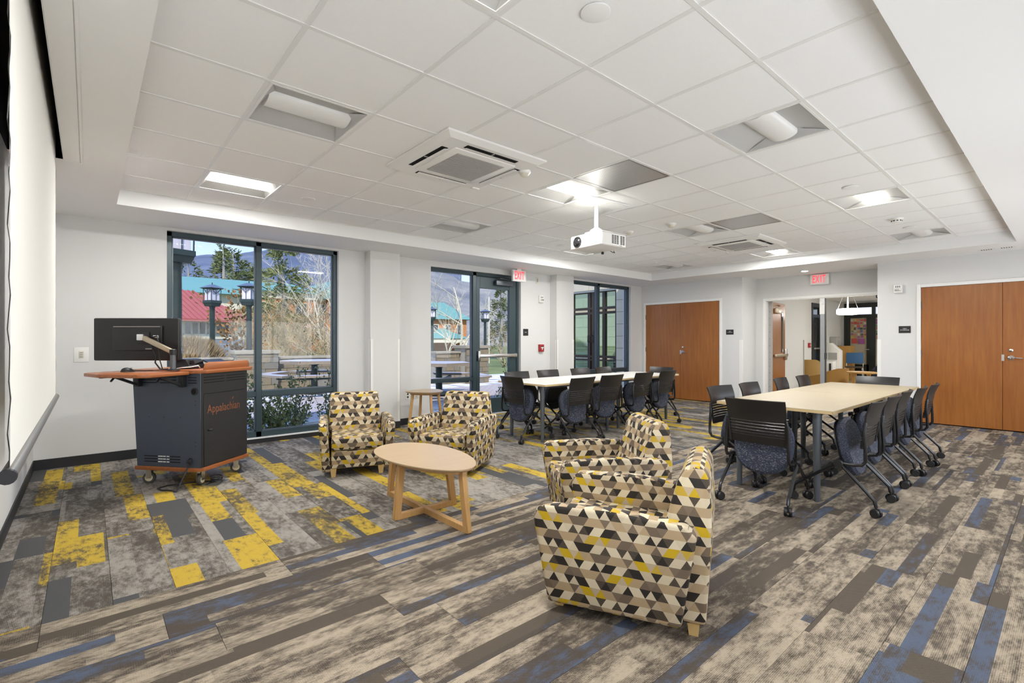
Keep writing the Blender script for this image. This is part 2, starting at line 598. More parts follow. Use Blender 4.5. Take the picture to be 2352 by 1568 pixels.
def text(name, s, size, m, parent, loc, rot, sx=1.0, ext=0.001, bold=0.0, align='CENTER'):
    cu = bpy.data.curves.new(name, 'FONT')
    cu.body = s
    cu.size = size
    cu.extrude = ext
    cu.offset = bold
    cu.align_x = align
    cu.align_y = 'CENTER'
    cu.resolution_u = 3
    cu.materials.append(M[m])
    tmp = bpy.data.objects.new(name, cu)
    COL.objects.link(tmp)
    me = bpy.data.meshes.new_from_object(tmp.evaluated_get(bpy.context.evaluated_depsgraph_get()))
    bpy.data.objects.remove(tmp)
    bpy.data.curves.remove(cu)
    me.name = name
    if not me.materials:
        me.materials.append(M[m])
    o = bpy.data.objects.new(name, me)
    COL.objects.link(o)
    o.parent = parent
    o.location = loc
    o.rotation_euler = rot
    o.scale = (sx, 1, 1)
    return o

def dirv(a):
    return Vector((math.cos(a), math.sin(a), 0))

# ---------------------------------------------------------------- the room
TL = 0.6096
C = CAM_H + 1.425          # suspended ceiling
ZS = CAM_H + 1.28          # soffit
YW, XE, XL, YN = 6.68, 9.80, -0.41, -0.60
GX = lambda i: (i + 2.2239) * TL
GY = lambda j: (j + 3.7367) * TL
TX0, TX1, TY0, TY1 = 0.20, 8.97, 0.50, 5.86      # the raised tray

def cells(bm, along, lo, hi, t0, t1, z0, z1, holes):
    """wall slab along X or Y with rectangular holes (a0, a1, z0, z1)"""
    A = sorted({lo, hi, *[h[0] for h in holes], *[h[1] for h in holes]})
    Zs = sorted({z0, z1, *[h[2] for h in holes], *[h[3] for h in holes]})
    A = [a for a in A if lo <= a <= hi]
    Zs = [z for z in Zs if z0 <= z <= z1]
    for a0, a1 in zip(A, A[1:]):
        for b0, b1 in zip(Zs, Zs[1:]):
            ca, cb = (a0 + a1) / 2, (b0 + b1) / 2
            if any(h[0] < ca < h[1] and h[2] < cb < h[3] for h in holes):
                continue
            if along == 'X':
                box(bm, a0, a1, t0, t1, b0, b1)
            else:
                box(bm, t0, t1, a0, a1, b0, b1)
    bmesh.ops.remove_doubles(bm, verts=bm.verts, dist=1e-5)
    # drop the walls between neighbouring cells
    seen = {}
    for f in bm.faces:
        seen.setdefault(tuple(sorted(v.index for v in f.verts)), []).append(f)
    bm.verts.index_update()
    seen = {}
    for f in bm.faces:
        seen.setdefault(tuple(sorted(v.index for v in f.verts)), []).append(f)
    bmesh.ops.delete(bm, geom=[f for fs in seen.values() if len(fs) > 1 for f in fs], context='FACES_ONLY')

def wall(name, label, along, lo, hi, t0, t1, z0, z1, holes=(), m='wall'):
    bm = bmesh.new()
    cells(bm, along, lo, hi, t0, t1, z0, z1, holes)
    o = O(name, bm, m)
    return tag(o, label, 'wall', kind='structure')

W1 = (0.665, 2.615, 0.06, 2.515)
W2 = (4.09, 6.00, 0.0, 2.455)
W3 = (7.32, 9.39, 0.13, 2.515)
wall_back = wall('wall_back', 'long off-white wall with tall teal framed windows and glass door', 'X', XL - 0.25, XE + 0.12, YW, YW + 0.22, -0.02, 2.9, (W1, W2, W3))
D1 = (4.75, 6.585, -0.1, 2.125)
D2 = (-0.33, 1.61, -0.1, 2.125)
wall_end = wall('wall_right', 'off-white end wall with two pairs of cherry doors', 'Y', 2.14, YW, XE, XE + 0.12, -0.02, 2.9, (D1, (2.14, 4.345, -0.1, 3.0)))
wall_end2 = wall('wall_right_near', 'off-white end wall holding the large cherry storage doors', 'Y', YN, 2.14, XE, XE + 0.12, -0.02, 2.9, (D2,))
wall('wall_alcove_side', 'short off-white return wall beside the open double doorway', 'X', XE + 0.12, 10.45, 4.345, 4.465, -0.02, 2.9)
wall('wall_alcove_return', 'short return wall at storage sign side of doorway', 'X', XE + 0.12, 10.45, 2.02, 2.14, -0.02, 2.9)
wall_alc = wall('wall_alcove_back', 'off-white wall over the open double doorway under exit sign', 'Y', 2.02, 4.465, 10.45, 10.60, -0.02, 2.9, ((2.17, 4.185, -0.1, 2.12),))
wall('wall_left', 'off-white wall behind the pulled-down projection screen', 'Y', YN, YW, XL - 0.15, XL, -0.02, 2.9)
wall('wall_near', 'off-white wall with a row of windows behind the viewpoint', 'X', XL - 0.15, XE + 0.12, YN - 0.15, YN, -0.02, 2.9, [(a_, b_, 0.65, 1.85) for a_, b_ in ADDED_WIN])  # openings added to hold the fill lights

# closets behind the storage doors
for nm, y0, y1 in (('wall_closet_far', 4.5, YW + 0.1), ('wall_closet_near', YN - 0.1, 1.9)):
    tag(B(nm, (XE + 0.20, XE + 0.24, y0, y1, 0, 2.4), 'dark'), 'closet lining behind the cherry doors at ' + ('the corner' if 'far' in nm else 'the storage sign'), 'wall', kind='structure')

# pilasters
def pilaster(name, x0, x1, y0, label):
    o = B(name, (x0, x1, y0, YW + 0.02, 0, ZS + 0.02), 'wall')
    tag(o, label, 'pilaster', kind='structure')
    B('base_strip', (x0 - 0.006, x1 + 0.006, y0 - 0.006, YW, 0, 0.10), 'rubber', o)
    for xa, s in ((x0, 1), (x1, -1)):
        bm = bmesh.new()
        a, b_ = (xa - 0.003 * s, xa + 0.042 * s)
        box(bm, min(a, b_), max(a, b_), y0 - 0.004, y0, 0.10, 1.30)
        a, b_ = xa - 0.003 * s, xa
        box(bm, min(a, b_), max(a, b_), y0 - 0.004, y0 + 0.04, 0.10, 1.30)
        O('corner_guard', bm, 'white_plastic', o)
pilaster('wall_pilaster', 2.995, 3.455, 6.50, 'off-white square pilaster between the big window and glass door')
pilaster('wall_pilaster_far', 6.76, 7.245, 6.50, 'off-white square pilaster beside the red fire alarm box')
# corner guards at the alcove corners
for nm, y, x0, lab in (('corner_guard', 4.345, XE, 'white corner guard at doorway side of small storage sign'), ('corner_guard', 2.14, XE, 'white corner guard under the large storage sign wall')):
    s = 1 if y > 3 else -1
    o = B(nm, (x0 - 0.004, x0, min(y, y + 0.05 * s), max(y, y + 0.05 * s), 0.1, 1.30), 'white_plastic')
    tag(o, lab, 'corner guard')
    B('side_flange', (x0 - 0.004, x0 + 0.05, min(y, y - 0.003 * s), max(y, y - 0.003 * s), 0.1, 1.30), 'white_plastic', o)

# baseboards
def base(name, dims, label):
    tag(B(name, dims, 'rubber', bevel=0.002, seg=1), label, 'baseboard', kind='structure')
base('baseboard_back', (XL, W1[0], YW - 0.008, YW, 0, 0.10), 'black rubber baseboard beside the lectern cart')
base('baseboard_back_mid', (2.615, 2.99, YW - 0.008, YW, 0, 0.10), 'black rubber baseboard between window and pilaster')
base('baseboard_back_table', (3.46, 4.09, YW - 0.008, YW, 0, 0.10), 'black rubber baseboard behind the small side table')
base('baseboard_back_door', (6.0, 6.76, YW - 0.008, YW, 0, 0.10), 'black rubber baseboard below the fire alarm box')
base('baseboard_back_window', (7.245, XE, YW - 0.008, YW, 0, 0.10), 'black rubber baseboard under the far window')
base('baseboard_back_sill', (W1[0], W1[1], YW - 0.006, YW + 0.05, 0, 0.055), 'black rubber strip under the large window')
base('baseboard_left', (XL, XL + 0.008, 1.0, YW, 0, 0.10), 'black rubber baseboard below the projection screen')
base('baseboard_right', (XE - 0.008, XE, 4.345, 4.70, 0, 0.10), 'black rubber baseboard below the small storage sign')
base('baseboard_right_near', (XE - 0.008, XE, 1.66, 2.14, 0, 0.10), 'black rubber baseboard below the large storage sign')

# floor with carpet planks
floor = B('floor', (XL - 0.2, 10.45, YN - 0.2, YW + 0.2, -0.12, -0.006), 'carpet_base')
tag(floor, 'plank carpet with grey, yellow and blue stripes', 'floor', kind='structure')
rng = random.Random(11)
PL = {}
def plank(length, m):
    key = (round(length, 2), m)
    if key not in PL:
        bm = bmesh.new()
        l2 = length / 2 - 0.0008
        w2 = 0.125 - 0.0008
        box(bm, -l2, l2, -w2, w2, -0.006, 0.0)
        me = bpy.data.meshes.new('carpet_plank')
        bmesh.ops.recalc_face_normals(bm, faces=bm.faces)
        bm.to_mesh(me)
        bm.free()
        me.materials.append(M[m])
        PL[key] = me
    return PL[key]
def lay(x, y, length, rz, m):
    o = bpy.data.objects.new('carpet_plank', plank(length, m))
    COL.objects.link(o)
    o.parent = floor
    o.location = (x, y, 0)
    o.rotation_euler = (0, 0, rz)
YB = 3.03
# planks along X on the camera's side
row = 0
y = YB - 0.125
while y > -0.05:   # the rows the camera can see
    s = XL - rng.choice((0.0, 0.25, 0.5, 0.75)) - (row * 0.33) % 1.0
    x = s
    end = XE if y < 2.1 else 10.45
    while x < end:
        a, b_ = max(x, XL), min(x + 1.0, end)
        if b_ - a > 0.03:
            lay((a + b_) / 2, y, b_ - a, 0 if rng.random() < .5 else math.pi, 'carpet_blue')
        x += 1.0
    y -= 0.25
    row += 1
# the strip under the near wall, joined
bm = bmesh.new()
while y > YN - 0.12:
    x = XL - (row * 0.33) % 1.0
    while x < XE:
        a, b_ = max(x, XL), min(x + 1.0, XE)
        if b_ - a > 0.03:
            box(bm, a + 0.0008, b_ - 0.0008, y - 0.124, y + 0.124, -0.006, 0.0)
        x += 1.0
    y -= 0.25
    row += 1
o = O('carpet_strip', bm, 'carpet_blue', floor)
o['kind'] = 'stuff'
# planks along Y towards the windows
x = XL + 0.125
colm = 0
while x < XE + 0.12:
    y = YB - ((colm * 0.37) % 1.0) - rng.choice((0.0, 0.2))
    while y < YW:
        a, b_ = max(y, YB), min(y + 1.0, YW)
        if b_ - a > 0.03:
            lay(x, (a + b_) / 2, b_ - a, R(90) if rng.random() < .5 else R(-90), 'carpet_yellow')
        y += 1.0
    x += 0.25
    colm += 1
# the piece of carpet in the doorway recess is covered by the planks along X up to 10.45

# ceiling: soffit ring + tray
bm = bmesh.new()
SLX, SLY0, SLY1 = -0.135, 1.2, 4.66
for d in ((SLX, TX0, YN, YW), (XL - 0.1, SLX, SLY1, YW), (XL - 0.1, SLX, YN, SLY0), (TX0, TX1, TY1, YW), (TX1, 10.5, YN, YW), (TX0, TX1, YN, TY0)):
    box(bm, d[0], d[1], d[2], d[3], ZS, 2.92)
bmesh.ops.remove_doubles(bm, verts=bm.verts, dist=1e-5)
ceil = O('ceiling', bm, 'soffit')
tag(ceil, 'white soffit around a raised tray of square ceiling tiles', 'ceiling', kind='structure')
tag(B('roof', (-0.8, 21.0, YN - 2.6, YW + 0.25, 2.92, 3.15), 'wall'), 'flat roof slab over the meeting room', 'roof', kind='structure')  # overhang past the near wall is added to keep sun out of its openings
tag(B('ceiling_plenum', (TX0, TX1, TY0, TY1, C + 0.16, C + 0.18), 'soffit'), 'plenum deck above the ceiling tiles', 'ceiling', kind='structure')

LIGHTS = [(i, j) for i in (-1, 3, 7, 11) for j in (-2, 1, 4)]
SPECIAL = set(LIGHTS) | {(3, 0), (7, 0), (4, 1), (1, 1), (9, 1)}
bm = bmesh.new()
TILE = {}
def tile_mesh(w, h):
    k = (round(w, 3), round(h, 3))
    if k not in TILE:
        bm = bmesh.new()
        box(bm, -w / 2 + 0.009, w / 2 - 0.009, -h / 2 + 0.009, h / 2 - 0.009, 0.0, 0.014)
        rnd_bevel(bm, 0.002, 1)
        me = bpy.data.meshes.new('ceiling_tile')
        bm.to_mesh(me)
        bm.free()
        me.materials.append(M['tile'])
        TILE[k] = me
    return TILE[k]
for i in range(-2, 13):
    for j in range(-3, 6):
        if (i, j) in SPECIAL:
            continue
        x0, x1 = max(GX(i), TX0), min(GX(i + 1), TX1)
        y0, y1 = max(GY(j), TY0), min(GY(j + 1), TY1)
        if x1 - x0 < 0.04 or y1 - y0 < 0.04:
            continue
        o = bpy.data.objects.new('ceiling_tile', tile_mesh(x1 - x0, y1 - y0))
        COL.objects.link(o)
        o.parent = ceil
        o.location = ((x0 + x1) / 2, (y0 + y1) / 2, C + 0.003)
for j in range(-2, 6):
    B('ceiling_tee', (TX0, TX1, GY(j) - 0.012, GY(j) + 0.012, C - 0.001, C + 0.004), 'tee', ceil)
for i in range(-1, 13):
    B('ceiling_tee', (GX(i) - 0.012, GX(i) + 0.012, TY0, TY1, C, C + 0.0045), 'tee', ceil)
for d in ((TX0, TX0 + 0.02, TY0, TY1), (TX1 - 0.02, TX1, TY0, TY1), (TX0, TX1, TY0, TY0 + 0.02), (TX0, TX1, TY1 - 0.02, TY1)):
    B('wall_angle', (*d, C - 0.0005, C + 0.003), 'tee', ceil)
# access panel along the screen slot
B('access_panel', (SLX + 0.004, -0.045, SLY0, SLY1 - 0.01, ZS - 0.004, ZS), 'soffit', ceil, bevel=0.001, seg=1)
B('panel_trim', (-0.041, -0.03, SLY0, SLY1 - 0.006, ZS - 0.007, ZS), 'soffit', ceil)
B('panel_trim', (SLX + 0.004, -0.03, SLY1 - 0.008, SLY1 + 0.004, ZS - 0.007, ZS), 'soffit', ceil)
# dark screen housing above the slot
bm = bmesh.new()
box(bm, XL - 0.02, SLX, SLY0, SLY1, 2.90, 2.915)
box(bm, SLX, SLX + 0.004, SLY0, SLY1, ZS + 0.001, 2.9)
box(bm, XL - 0.02, SLX, SLY1, SLY1 + 0.004, ZS + 0.001, 2.9)
box(bm, XL - 0.001, XL + 0.003, SLY0, SLY1, ZS + 0.002, 2.9)
O('screen_pocket', bm, 'dark', ceil)

# soffit fittings
def diffuser(x, y, label):
    o = thing('linear_vent', label, 'vent', (x, y, ZS))
    B('plate', (-0.05, 0.05, -0.09, 0.09, -0.004, 0), 'white_plastic', o, bevel=0.001, seg=1)
    for k in range(5):
        B('slot', (-0.03, 0.03, -0.055 + k * 0.024, -0.042 + k * 0.024, -0.006, -0.004), 'rubber', o)
diffuser(9.43, 0.62, 'small slotted vent in the soffit, nearer the room corner')
diffuser(9.45, 0.82, 'small slotted vent in the soffit, nearer the exit alcove')
def downlight(name, x, y, z, label, on=26):
    o = thing(name, label, 'downlight', (x, y, z))
    bm = bmesh.new()
    lathe(bm, [(0.045, -0.001), (0.062, -0.006), (0.075, -0.004), (0.078, 0.0)], 24)
    O('trim_ring', bm, 'white_plastic', o, smooth=True)
    bm = bmesh.new()
    lathe(bm, [(0.0455, -0.0075), (0.0455, -0.0065)], 24)
    O('lens', bm, 'lit_small', o)
    return o
downlight('downlight', 9.83, 3.23, ZS, 'round recessed downlight glowing above the doorway exit sign')

# ---------------------------------------------------------------- windows and glass door
def win_bar(name, dims, parent):
    return B(name, dims, 'teal', parent, bevel=0.004, seg=1)
FY0, FY1 = YW + 0.055, YW + 0.155
def window(n, x0, x1, z0, z1, mulls, transoms, label, bot=0.075, side=0.055):
    o = thing('window_%d' % n, label, 'window', (0, 0, 0), kind='structure')
    for dims in ((x0, x0 + side, FY0, FY1, z0, z1), (x1 - side, x1, FY0, FY1, z0, z1), (x0, x1, FY0, FY1, z1 - 0.055, z1), (x0, x1, FY0, FY1, z0, z0 + bot)):
        win_bar('window_frame', dims, o)
    xs = [x0 + side] + [c for mx in mulls for c in (mx - 0.033, mx + 0.033)] + [x1 - side]
    zs = [z0 + bot] + [c for tz in transoms for c in (tz - 0.034, tz + 0.034)] + [z1 - 0.055]
    for mx in mulls:
        win_bar('mullion', (mx - 0.033, mx + 0.033, FY0, FY1, z0, z1), o)
    for tz in transoms:
        win_bar('transom', (x0, x1, FY0 + 0.004, FY1, tz - 0.034, tz + 0.034), o)
    for a in range(0, len(xs), 2):
        for c in range(0, len(zs), 2):
            B('pane', (xs[a], xs[a + 1], FY0 + 0.055, FY0 + 0.061, zs[c], zs[c + 1]), 'glass', o)
            for d in ((xs[a], xs[a + 1], zs[c], zs[c] + 0.012), (xs[a], xs[a + 1], zs[c + 1] - 0.012, zs[c + 1]), (xs[a], xs[a] + 0.012, zs[c], zs[c + 1]), (xs[a + 1] - 0.012, xs[a + 1], zs[c], zs[c + 1])):
                B('glazing_bead', (d[0], d[1], FY0 + 0.035, FY0 + 0.054, d[2], d[3]), 'grey_metal', o)
    return o
window(1, W1[0], W1[1], W1[2], W1[3], [1.62], [0.605], 'large teal framed window behind the lectern cart')
window(3, W3[0], W3[1], W3[2], W3[3], [8.31], [0.63], 'teal framed window beside the corner, over the long white table')
for n_, (a_, b_) in enumerate(ADDED_WIN):  # made-up frames around the added fill lights
    o = thing('window_%d' % (4 + n_), 'teal framed window behind the viewpoint, %s from the screen wall' % ('first', 'second', 'third', 'fourth')[n_], 'window', kind='structure')
    for dims in ((a_, a_ + 0.05), (b_ - 0.05, b_), ((a_ + b_) / 2 - 0.025, (a_ + b_) / 2 + 0.025)):
        win_bar('window_frame', (dims[0], dims[1], YN - 0.05, YN - 0.01, 0.65, 1.85), o)
    for z0, z1 in ((0.65, 0.70), (1.80, 1.85)):
        win_bar('window_frame', (a_, b_, YN - 0.048, YN - 0.012, z0, z1), o)
# white sill under windows
tag(B('trim_1', (W1[0], W1[1], YW - 0.012, FY0, 0.055, 0.065), 'white_plastic'), 'thin white sill under the large window', 'sill', kind='structure')
tag(B('trim_2', (W3[0], W3[1], YW - 0.012, FY0, 0.12, 0.132), 'white_plastic'), 'thin white sill under the corner window', 'sill', kind='structure')

# sidelight + glass door
o = thing('window_2', 'teal framed sidelight beside the glass exit door', 'window', kind='structure')
sx0, sx1, dx1 = W2[0], 5.00, W2[1]
for dims in ((sx0, sx0 + 0.03, FY0, FY1, 0, W2[3]), (sx0, dx1, FY0, FY1, W2[3] - 0.06, W2[3]), (sx0, sx1, FY0, FY1, 0, 0.075)):
    win_bar('window_frame', dims, o)
win_bar('mullion', (4.955, 5.03, FY0, FY1, 0, W2[3]), o)
win_bar('transom', (sx0, 4.955, FY0 + 0.004, FY1, 0.595, 0.655), o)
win_bar('door_jamb', (dx1 - 0.055, dx1, FY0, FY1, 0, W2[3]), o)
B('pane', (sx0 + 0.03, 4.955, FY0 + 0.055, FY0 + 0.061, 0.655, W2[3] - 0.06), 'glass', o)
B('pane', (sx0 + 0.03, 4.955, FY0 + 0.055, FY0 + 0.061, 0.075, 0.595), 'glass', o)
for z0, z1 in ((0.655, W2[3] - 0.06), (0.075, 0.595)):
    B('glazing_bead', (4.943, 4.955, FY0 + 0.03, FY0 + 0.054, z0, z1), 'grey_metal', o)
    B('glazing_bead', (sx0 + 0.03, 4.955, FY0 + 0.03, FY0 + 0.054, z0, z0 + 0.012), 'grey_metal', o)
o = thing('door_3', 'teal framed glass exit door with steel push bar', 'door', kind='structure')
ax, bx_, zt = 5.035, dx1 - 0.06, W2[3] - 0.065
for nm, dims in (('stile', (ax, ax + 0.075, FY0 + 0.01, FY1 - 0.03, 0.01, zt)), ('stile', (bx_ - 0.16, bx_, FY0 + 0.01, FY1 - 0.03, 0.01, zt)),
                 ('rail', (ax + 0.075, bx_ - 0.16, FY0 + 0.012, FY1 - 0.03, zt - 0.20, zt)), ('rail', (ax + 0.075, bx_ - 0.16, FY0 + 0.012, FY1 - 0.03, 0.01, 0.27))):
    win_bar(nm, dims, o)
B('pane', (ax + 0.075, bx_ - 0.16, FY0 + 0.035, FY0 + 0.041, 0.27, zt - 0.20), 'glass', o)
bm = bmesh.new()
box(bm, ax + 0.03, bx_ - 0.02, FY0 - 0.055, FY0 - 0.02, 0.985, 1.045)
pb = O('push_bar', bm, 'steel', o, bevel=0.006)
B('bar_bracket', (ax + 0.005, ax + 0.05, FY0 - 0.05, FY0 + 0.01, 0.93, 1.10), 'steel', o, bevel=0.006)
B('bar_bracket', (bx_ - 0.08, bx_ - 0.02, FY0 - 0.05, FY0 + 0.01, 0.98, 1.05), 'steel', o, bevel=0.006)
cl = B('door_closer', (5.42, 5.80, FY0 - 0.07, FY0 - 0.005, zt - 0.13, zt - 0.05), 'grey_metal', o, bevel=0.006)
T('closer_arm', [(5.75, FY0 - 0.04, zt - 0.045), (5.75, FY0 - 0.045, zt - 0.02), (5.48, FY0 - 0.09, zt - 0.018), (5.46, FY0 - 0.01, zt - 0.018)], 0.009, 'grey_metal', cl)

# ---------------------------------------------------------------- cherry double doors in the end wall
def lever(parent, x, y, z, side):
    """lever handle with rose and lock cylinder on a door facing -X"""
    bm = bmesh.new()
    lathe(bm, [(0.012, 0), (0.034, 0.001), (0.033, 0.012), (0.02, 0.018), (0.012, 0.05), (0.0, 0.05)], 16, Matrix.Translation((x, y, z)) @ Matrix.Rotation(R(-90), 4, 'Y'))
    h = O('lever_rose', bm, 'chrome', parent, smooth=True)
    T('lever_handle', [(x - 0.05, y, z), (x - 0.056, y + side * 0.03, z + 0.002), (x - 0.054, y + side * 0.075, z - 0.002), (x - 0.05, y + side * 0.115, z - 0.004)], [0.012, 0.011, 0.010, 0.008], 'chrome', parent)
    bm = bmesh.new()
    lathe(bm, [(0.010, 0), (0.023, 0.001), (0.022, 0.009), (0.012, 0.012), (0.0, 0.012)], 16, Matrix.Translation((x, y, z + 0.105)) @ Matrix.Rotation(R(-90), 4, 'Y'))
    O('lock_cylinder', bm, 'chrome', parent, smooth=True)

def doors(n, y0, y1, ysplit, zt, lever_on, label):
    o = thing('door_%d' % n, label, 'door', kind='structure')
    fr = 0.05
    for dims in ((XE - 0.014, XE + 0.13, y0 - fr, y0, 0, zt + fr), (XE - 0.014, XE + 0.13, y1, y1 + fr, 0, zt + fr), (XE - 0.014, XE + 0.13, y0, y1, zt, zt + fr)):
        B('door_frame', dims, 'white_paint_metal', o, bevel=0.003, seg=1)
    xs = XE + 0.004
    for a, b_ in ((y0 + 0.003, ysplit - 0.002), (ysplit + 0.002, y1 - 0.003)):
        lf = B('door_leaf', (xs, xs + 0.045, a, b_, 0.012, zt - 0.003), 'door', o, bevel=0.0015, seg=1)
        hinge_y = a if a < ysplit - 0.1 else b_
        for hz in (0.22, zt / 2 + 0.03, zt - 0.28):
            T('hinge', [(xs - 0.008, hinge_y, hz - 0.05), (xs - 0.008, hinge_y, hz + 0.05)], 0.008, 'grey_metal', lf)
    side, ly = lever_on
    lever(o, xs, ly, 1.035, side)
    B('strike_plate', (xs - 0.002, xs + 0.002, ysplit - 0.016, ysplit + 0.012, 0.99, 1.08), 'steel', o)
    return o
doors(1, 4.80, 6.56, 5.68, 2.105, (-1, 5.62), 'pair of cherry storage doors in the far corner')
doors(2, -0.28, 1.585, 0.685, 2.105, (-1, 0.60), 'pair of cherry storage doors at the room corner beyond the table')

# small black room signs
def plaque(name, label, w, h, lines, loc, rz, size):
    o = thing(name, label, 'sign', loc, rz)
    B('plate', (-w / 2, w / 2, -0.006, 0, -h / 2, h / 2), 'black_plastic', o, bevel=0.001, seg=1)
    for s, z in lines:
        text('lettering', s, size, 'text_white', o, (0, -0.0065, z), (R(90), 0, 0), sx=1.25, ext=0.0005)
    return o
plaque('room_sign', 'small black storage sign beside the corner cherry doors', 0.15, 0.10, (('136B', 0.013), ('STORAGE', -0.008)), (XE, 4.585, 1.455), R(-90), 0.019)
plaque('room_sign', 'black 136C storage sign beside the large cherry doors', 0.15, 0.11, (('136C', 0.014), ('STORAGE', -0.009)), (XE, 1.785, 1.455), R(-90), 0.021)
plaque('exit_plaque', 'small square black plaque beside the glass exit door', 0.125, 0.125, (('EXIT', 0.0),), (6.12, YW, 1.435), 0, 0.022)

# exit signs
def exit_sign(label, loc, rz, mount):
    o = thing('exit_sign', label, 'sign', loc, rz)
    B('housing', (-0.155, 0.155, -0.02, 0.03, -0.10, 0.10), 'exit_face', o, bevel=0.008)
    B('mount', mount, 'exit_face', o, bevel=0.004)
    for k, ch in enumerate('EXIT'):
        text('letter', ch, 0.20, 'red_lit', o, ((-0.096, -0.034, 0.026, 0.076)[k], -0.021, 0.0), (R(90), 0, 0), sx=0.46 if k != 2 else 0.60, ext=0.0015, bold=0.0035)
    return o
exit_sign('red exit sign hanging from the soffit beside the glass door', (5.76, 6.46, ZS - 0.122), 0, (-0.05, 0.05, -0.012, 0.022, 0.10, 0.122))
exit_sign('red exit sign on the wall above the open doorway', (10.41, 3.165, 2.435), R(-90), (-0.08, 0.08, 0.03, 0.04, 0.02, 0.08))

# wall devices
o = thing('fire_alarm_pull', 'red fire alarm pull station on the wall by the pilaster', 'fire alarm', (6.50, YW, 1.14))
B('case', (-0.055, 0.055, -0.05, 0, -0.07, 0.07), 'red', o, bevel=0.006)
B('pull_bar', (-0.032, 0.032, -0.06, -0.05, 0.0, 0.02), 'text_white', o, bevel=0.003)
B('arrow', (-0.009, 0.009, -0.056, -0.05, -0.035, 0.0), 'text_white', o)
B('shroud', (-0.036, 0.036, -0.062, -0.05, 0.02, 0.034), 'rubber', o)
def strobe(label, loc, rz):
    o = thing('alarm_strobe', label, 'strobe', loc, rz)
    B('housing', (-0.055, 0.055, -0.045, 0, -0.07, 0.07), 'white_plastic', o, bevel=0.014, seg=3)
    B('lens', (-0.04, 0.04, -0.058, -0.045, -0.034, -0.002), 'chrome', o, bevel=0.006)
    for k in range(3):
        B('vent_slot', (-0.03 + 0.024 * k, -0.018 + 0.024 * k, -0.047, -0.045, 0.02, 0.045), 'grey_metal', o)
strobe('white alarm strobe on the wall over the fire alarm box', (6.50, YW, 2.07), 0)
strobe('white alarm strobe on the wall above the storage sign', (XE, 1.865, 2.105), R(-90))
o = thing('wall_plate', 'blank ivory wall plate beside the window exit sign', 'wall plate', (6.42, YW, 2.42))
B('plate', (-0.036, 0.036, -0.006, 0, -0.058, 0.058), 'ivory', o, bevel=0.003)
B('insert', (-0.016, 0.016, -0.009, -0.006, -0.032, 0.032), 'filter', o, bevel=0.001, seg=1)
o = thing('light_switch', 'white light switch plate beside the projection screen', 'switch', (-0.055, YW, 1.13))
B('plate', (-0.058, 0.058, -0.006, 0, -0.075, 0.075), 'white_plastic', o, bevel=0.003)
B('rocker', (-0.02, 0.02, -0.010, -0.006, -0.035, 0.035), 'ivory', o, bevel=0.002, seg=1)
for k in range(3):
    B('key', (-0.012, 0.012, -0.012, -0.010, -0.026 + 0.02 * k, -0.014 + 0.02 * k), 'filter', o)
for xx, lab, dark in ((3.68, 'white double outlet behind the side table', True), (3.83, 'ivory data plate behind the side table', False)):
    o = thing('wall_outlet', lab, 'outlet', (xx, YW, 0.44))
    B('plate', (-0.036, 0.036, -0.006, 0, -0.058, 0.058), 'white_plastic' if dark else 'ivory', o, bevel=0.003)
    for s in (-1, 1):
        B('socket', (-0.014, 0.014, -0.008, -0.006, s * 0.022 - 0.012, s * 0.022 + 0.012), 'rubber' if dark else 'filter', o, bevel=0.003)

# ---------------------------------------------------------------- ceiling fittings
def troffer_mesh():
    h = TL / 2 - 0.012
    parts = {}
    bm = bmesh.new()
    for d in ((-h, h, -h, -h + 0.014), (-h, h, h - 0.014, h), (-h, -h + 0.014, -h + 0.014, h - 0.014), (h - 0.014, h, -h + 0.014, h - 0.014)):
        box(bm, d[0], d[1], d[2], d[3], -0.002, 0.01)
    bmesh.ops.remove_doubles(bm, verts=bm.verts, dist=1e-5)
    parts['frame'] = (bm, 'white_paint_metal')
    for s in (-1, 1):
        bm = bmesh.new()
        n = 8
        a, b_ = [], []
        for k in range(n + 1):
            t = k / n
            yy = s * (h - 0.014 - t * (h - 0.014 - 0.085))
            zz = 0.002 + 0.050 * math.sin(t * math.pi / 2)
            a.append(bm.verts.new((-h + 0.012, yy, zz)))
            b_.append(bm.verts.new((h - 0.012, yy, zz)))
        for k in range(n):
            bm.faces.new((a[k], a[k + 1], b_[k + 1], b_[k]))
        r = bmesh.ops.solidify(bm, geom=bm.faces[:], thickness=0.002)
        parts['reflector%d' % s] = (bm, 'reflector')
    for s in (-1, 1):
        bm = bmesh.new()
        pts = [(s * (h - 0.012), -h + 0.012, 0.003), (s * (h - 0.012), h - 0.012, 0.003), (s * (h - 0.075), 0.09, 0.054), (s * (h - 0.075), -0.09, 0.054)]
        bm.faces.new([bm.verts.new(p) for p in pts])
        bmesh.ops.solidify(bm, geom=bm.faces[:], thickness=0.002)
        parts['end_plate%d' % s] = (bm, 'reflector')
    bm = bmesh.new()
    n = 14
    L_ = h - 0.045
    prof = [(math.cos(math.pi * k / n) * 0.098, 0.052 - math.sin(math.pi * k / n) * 0.047) for k in range(n + 1)]
    lo = [bm.verts.new((-L_, p[0], p[1])) for p in prof]
    hi = [bm.verts.new((L_, p[0], p[1])) for p in prof]
    for k in range(n):
        bm.faces.new((lo[k], lo[k + 1], hi[k + 1], hi[k]))
    bm.faces.new(lo)
    bm.faces.new(hi[::-1])
    bm.faces.new((lo[0], hi[0], hi[-1], lo[-1]))
    parts['lens'] = (bm, 'unlit')
    bm = bmesh.new()
    box(bm, -h + 0.004, h - 0.004, -h + 0.004, h - 0.004, 0.058, 0.07)
    parts['housing'] = (bm, 'white_paint_metal')
    return parts
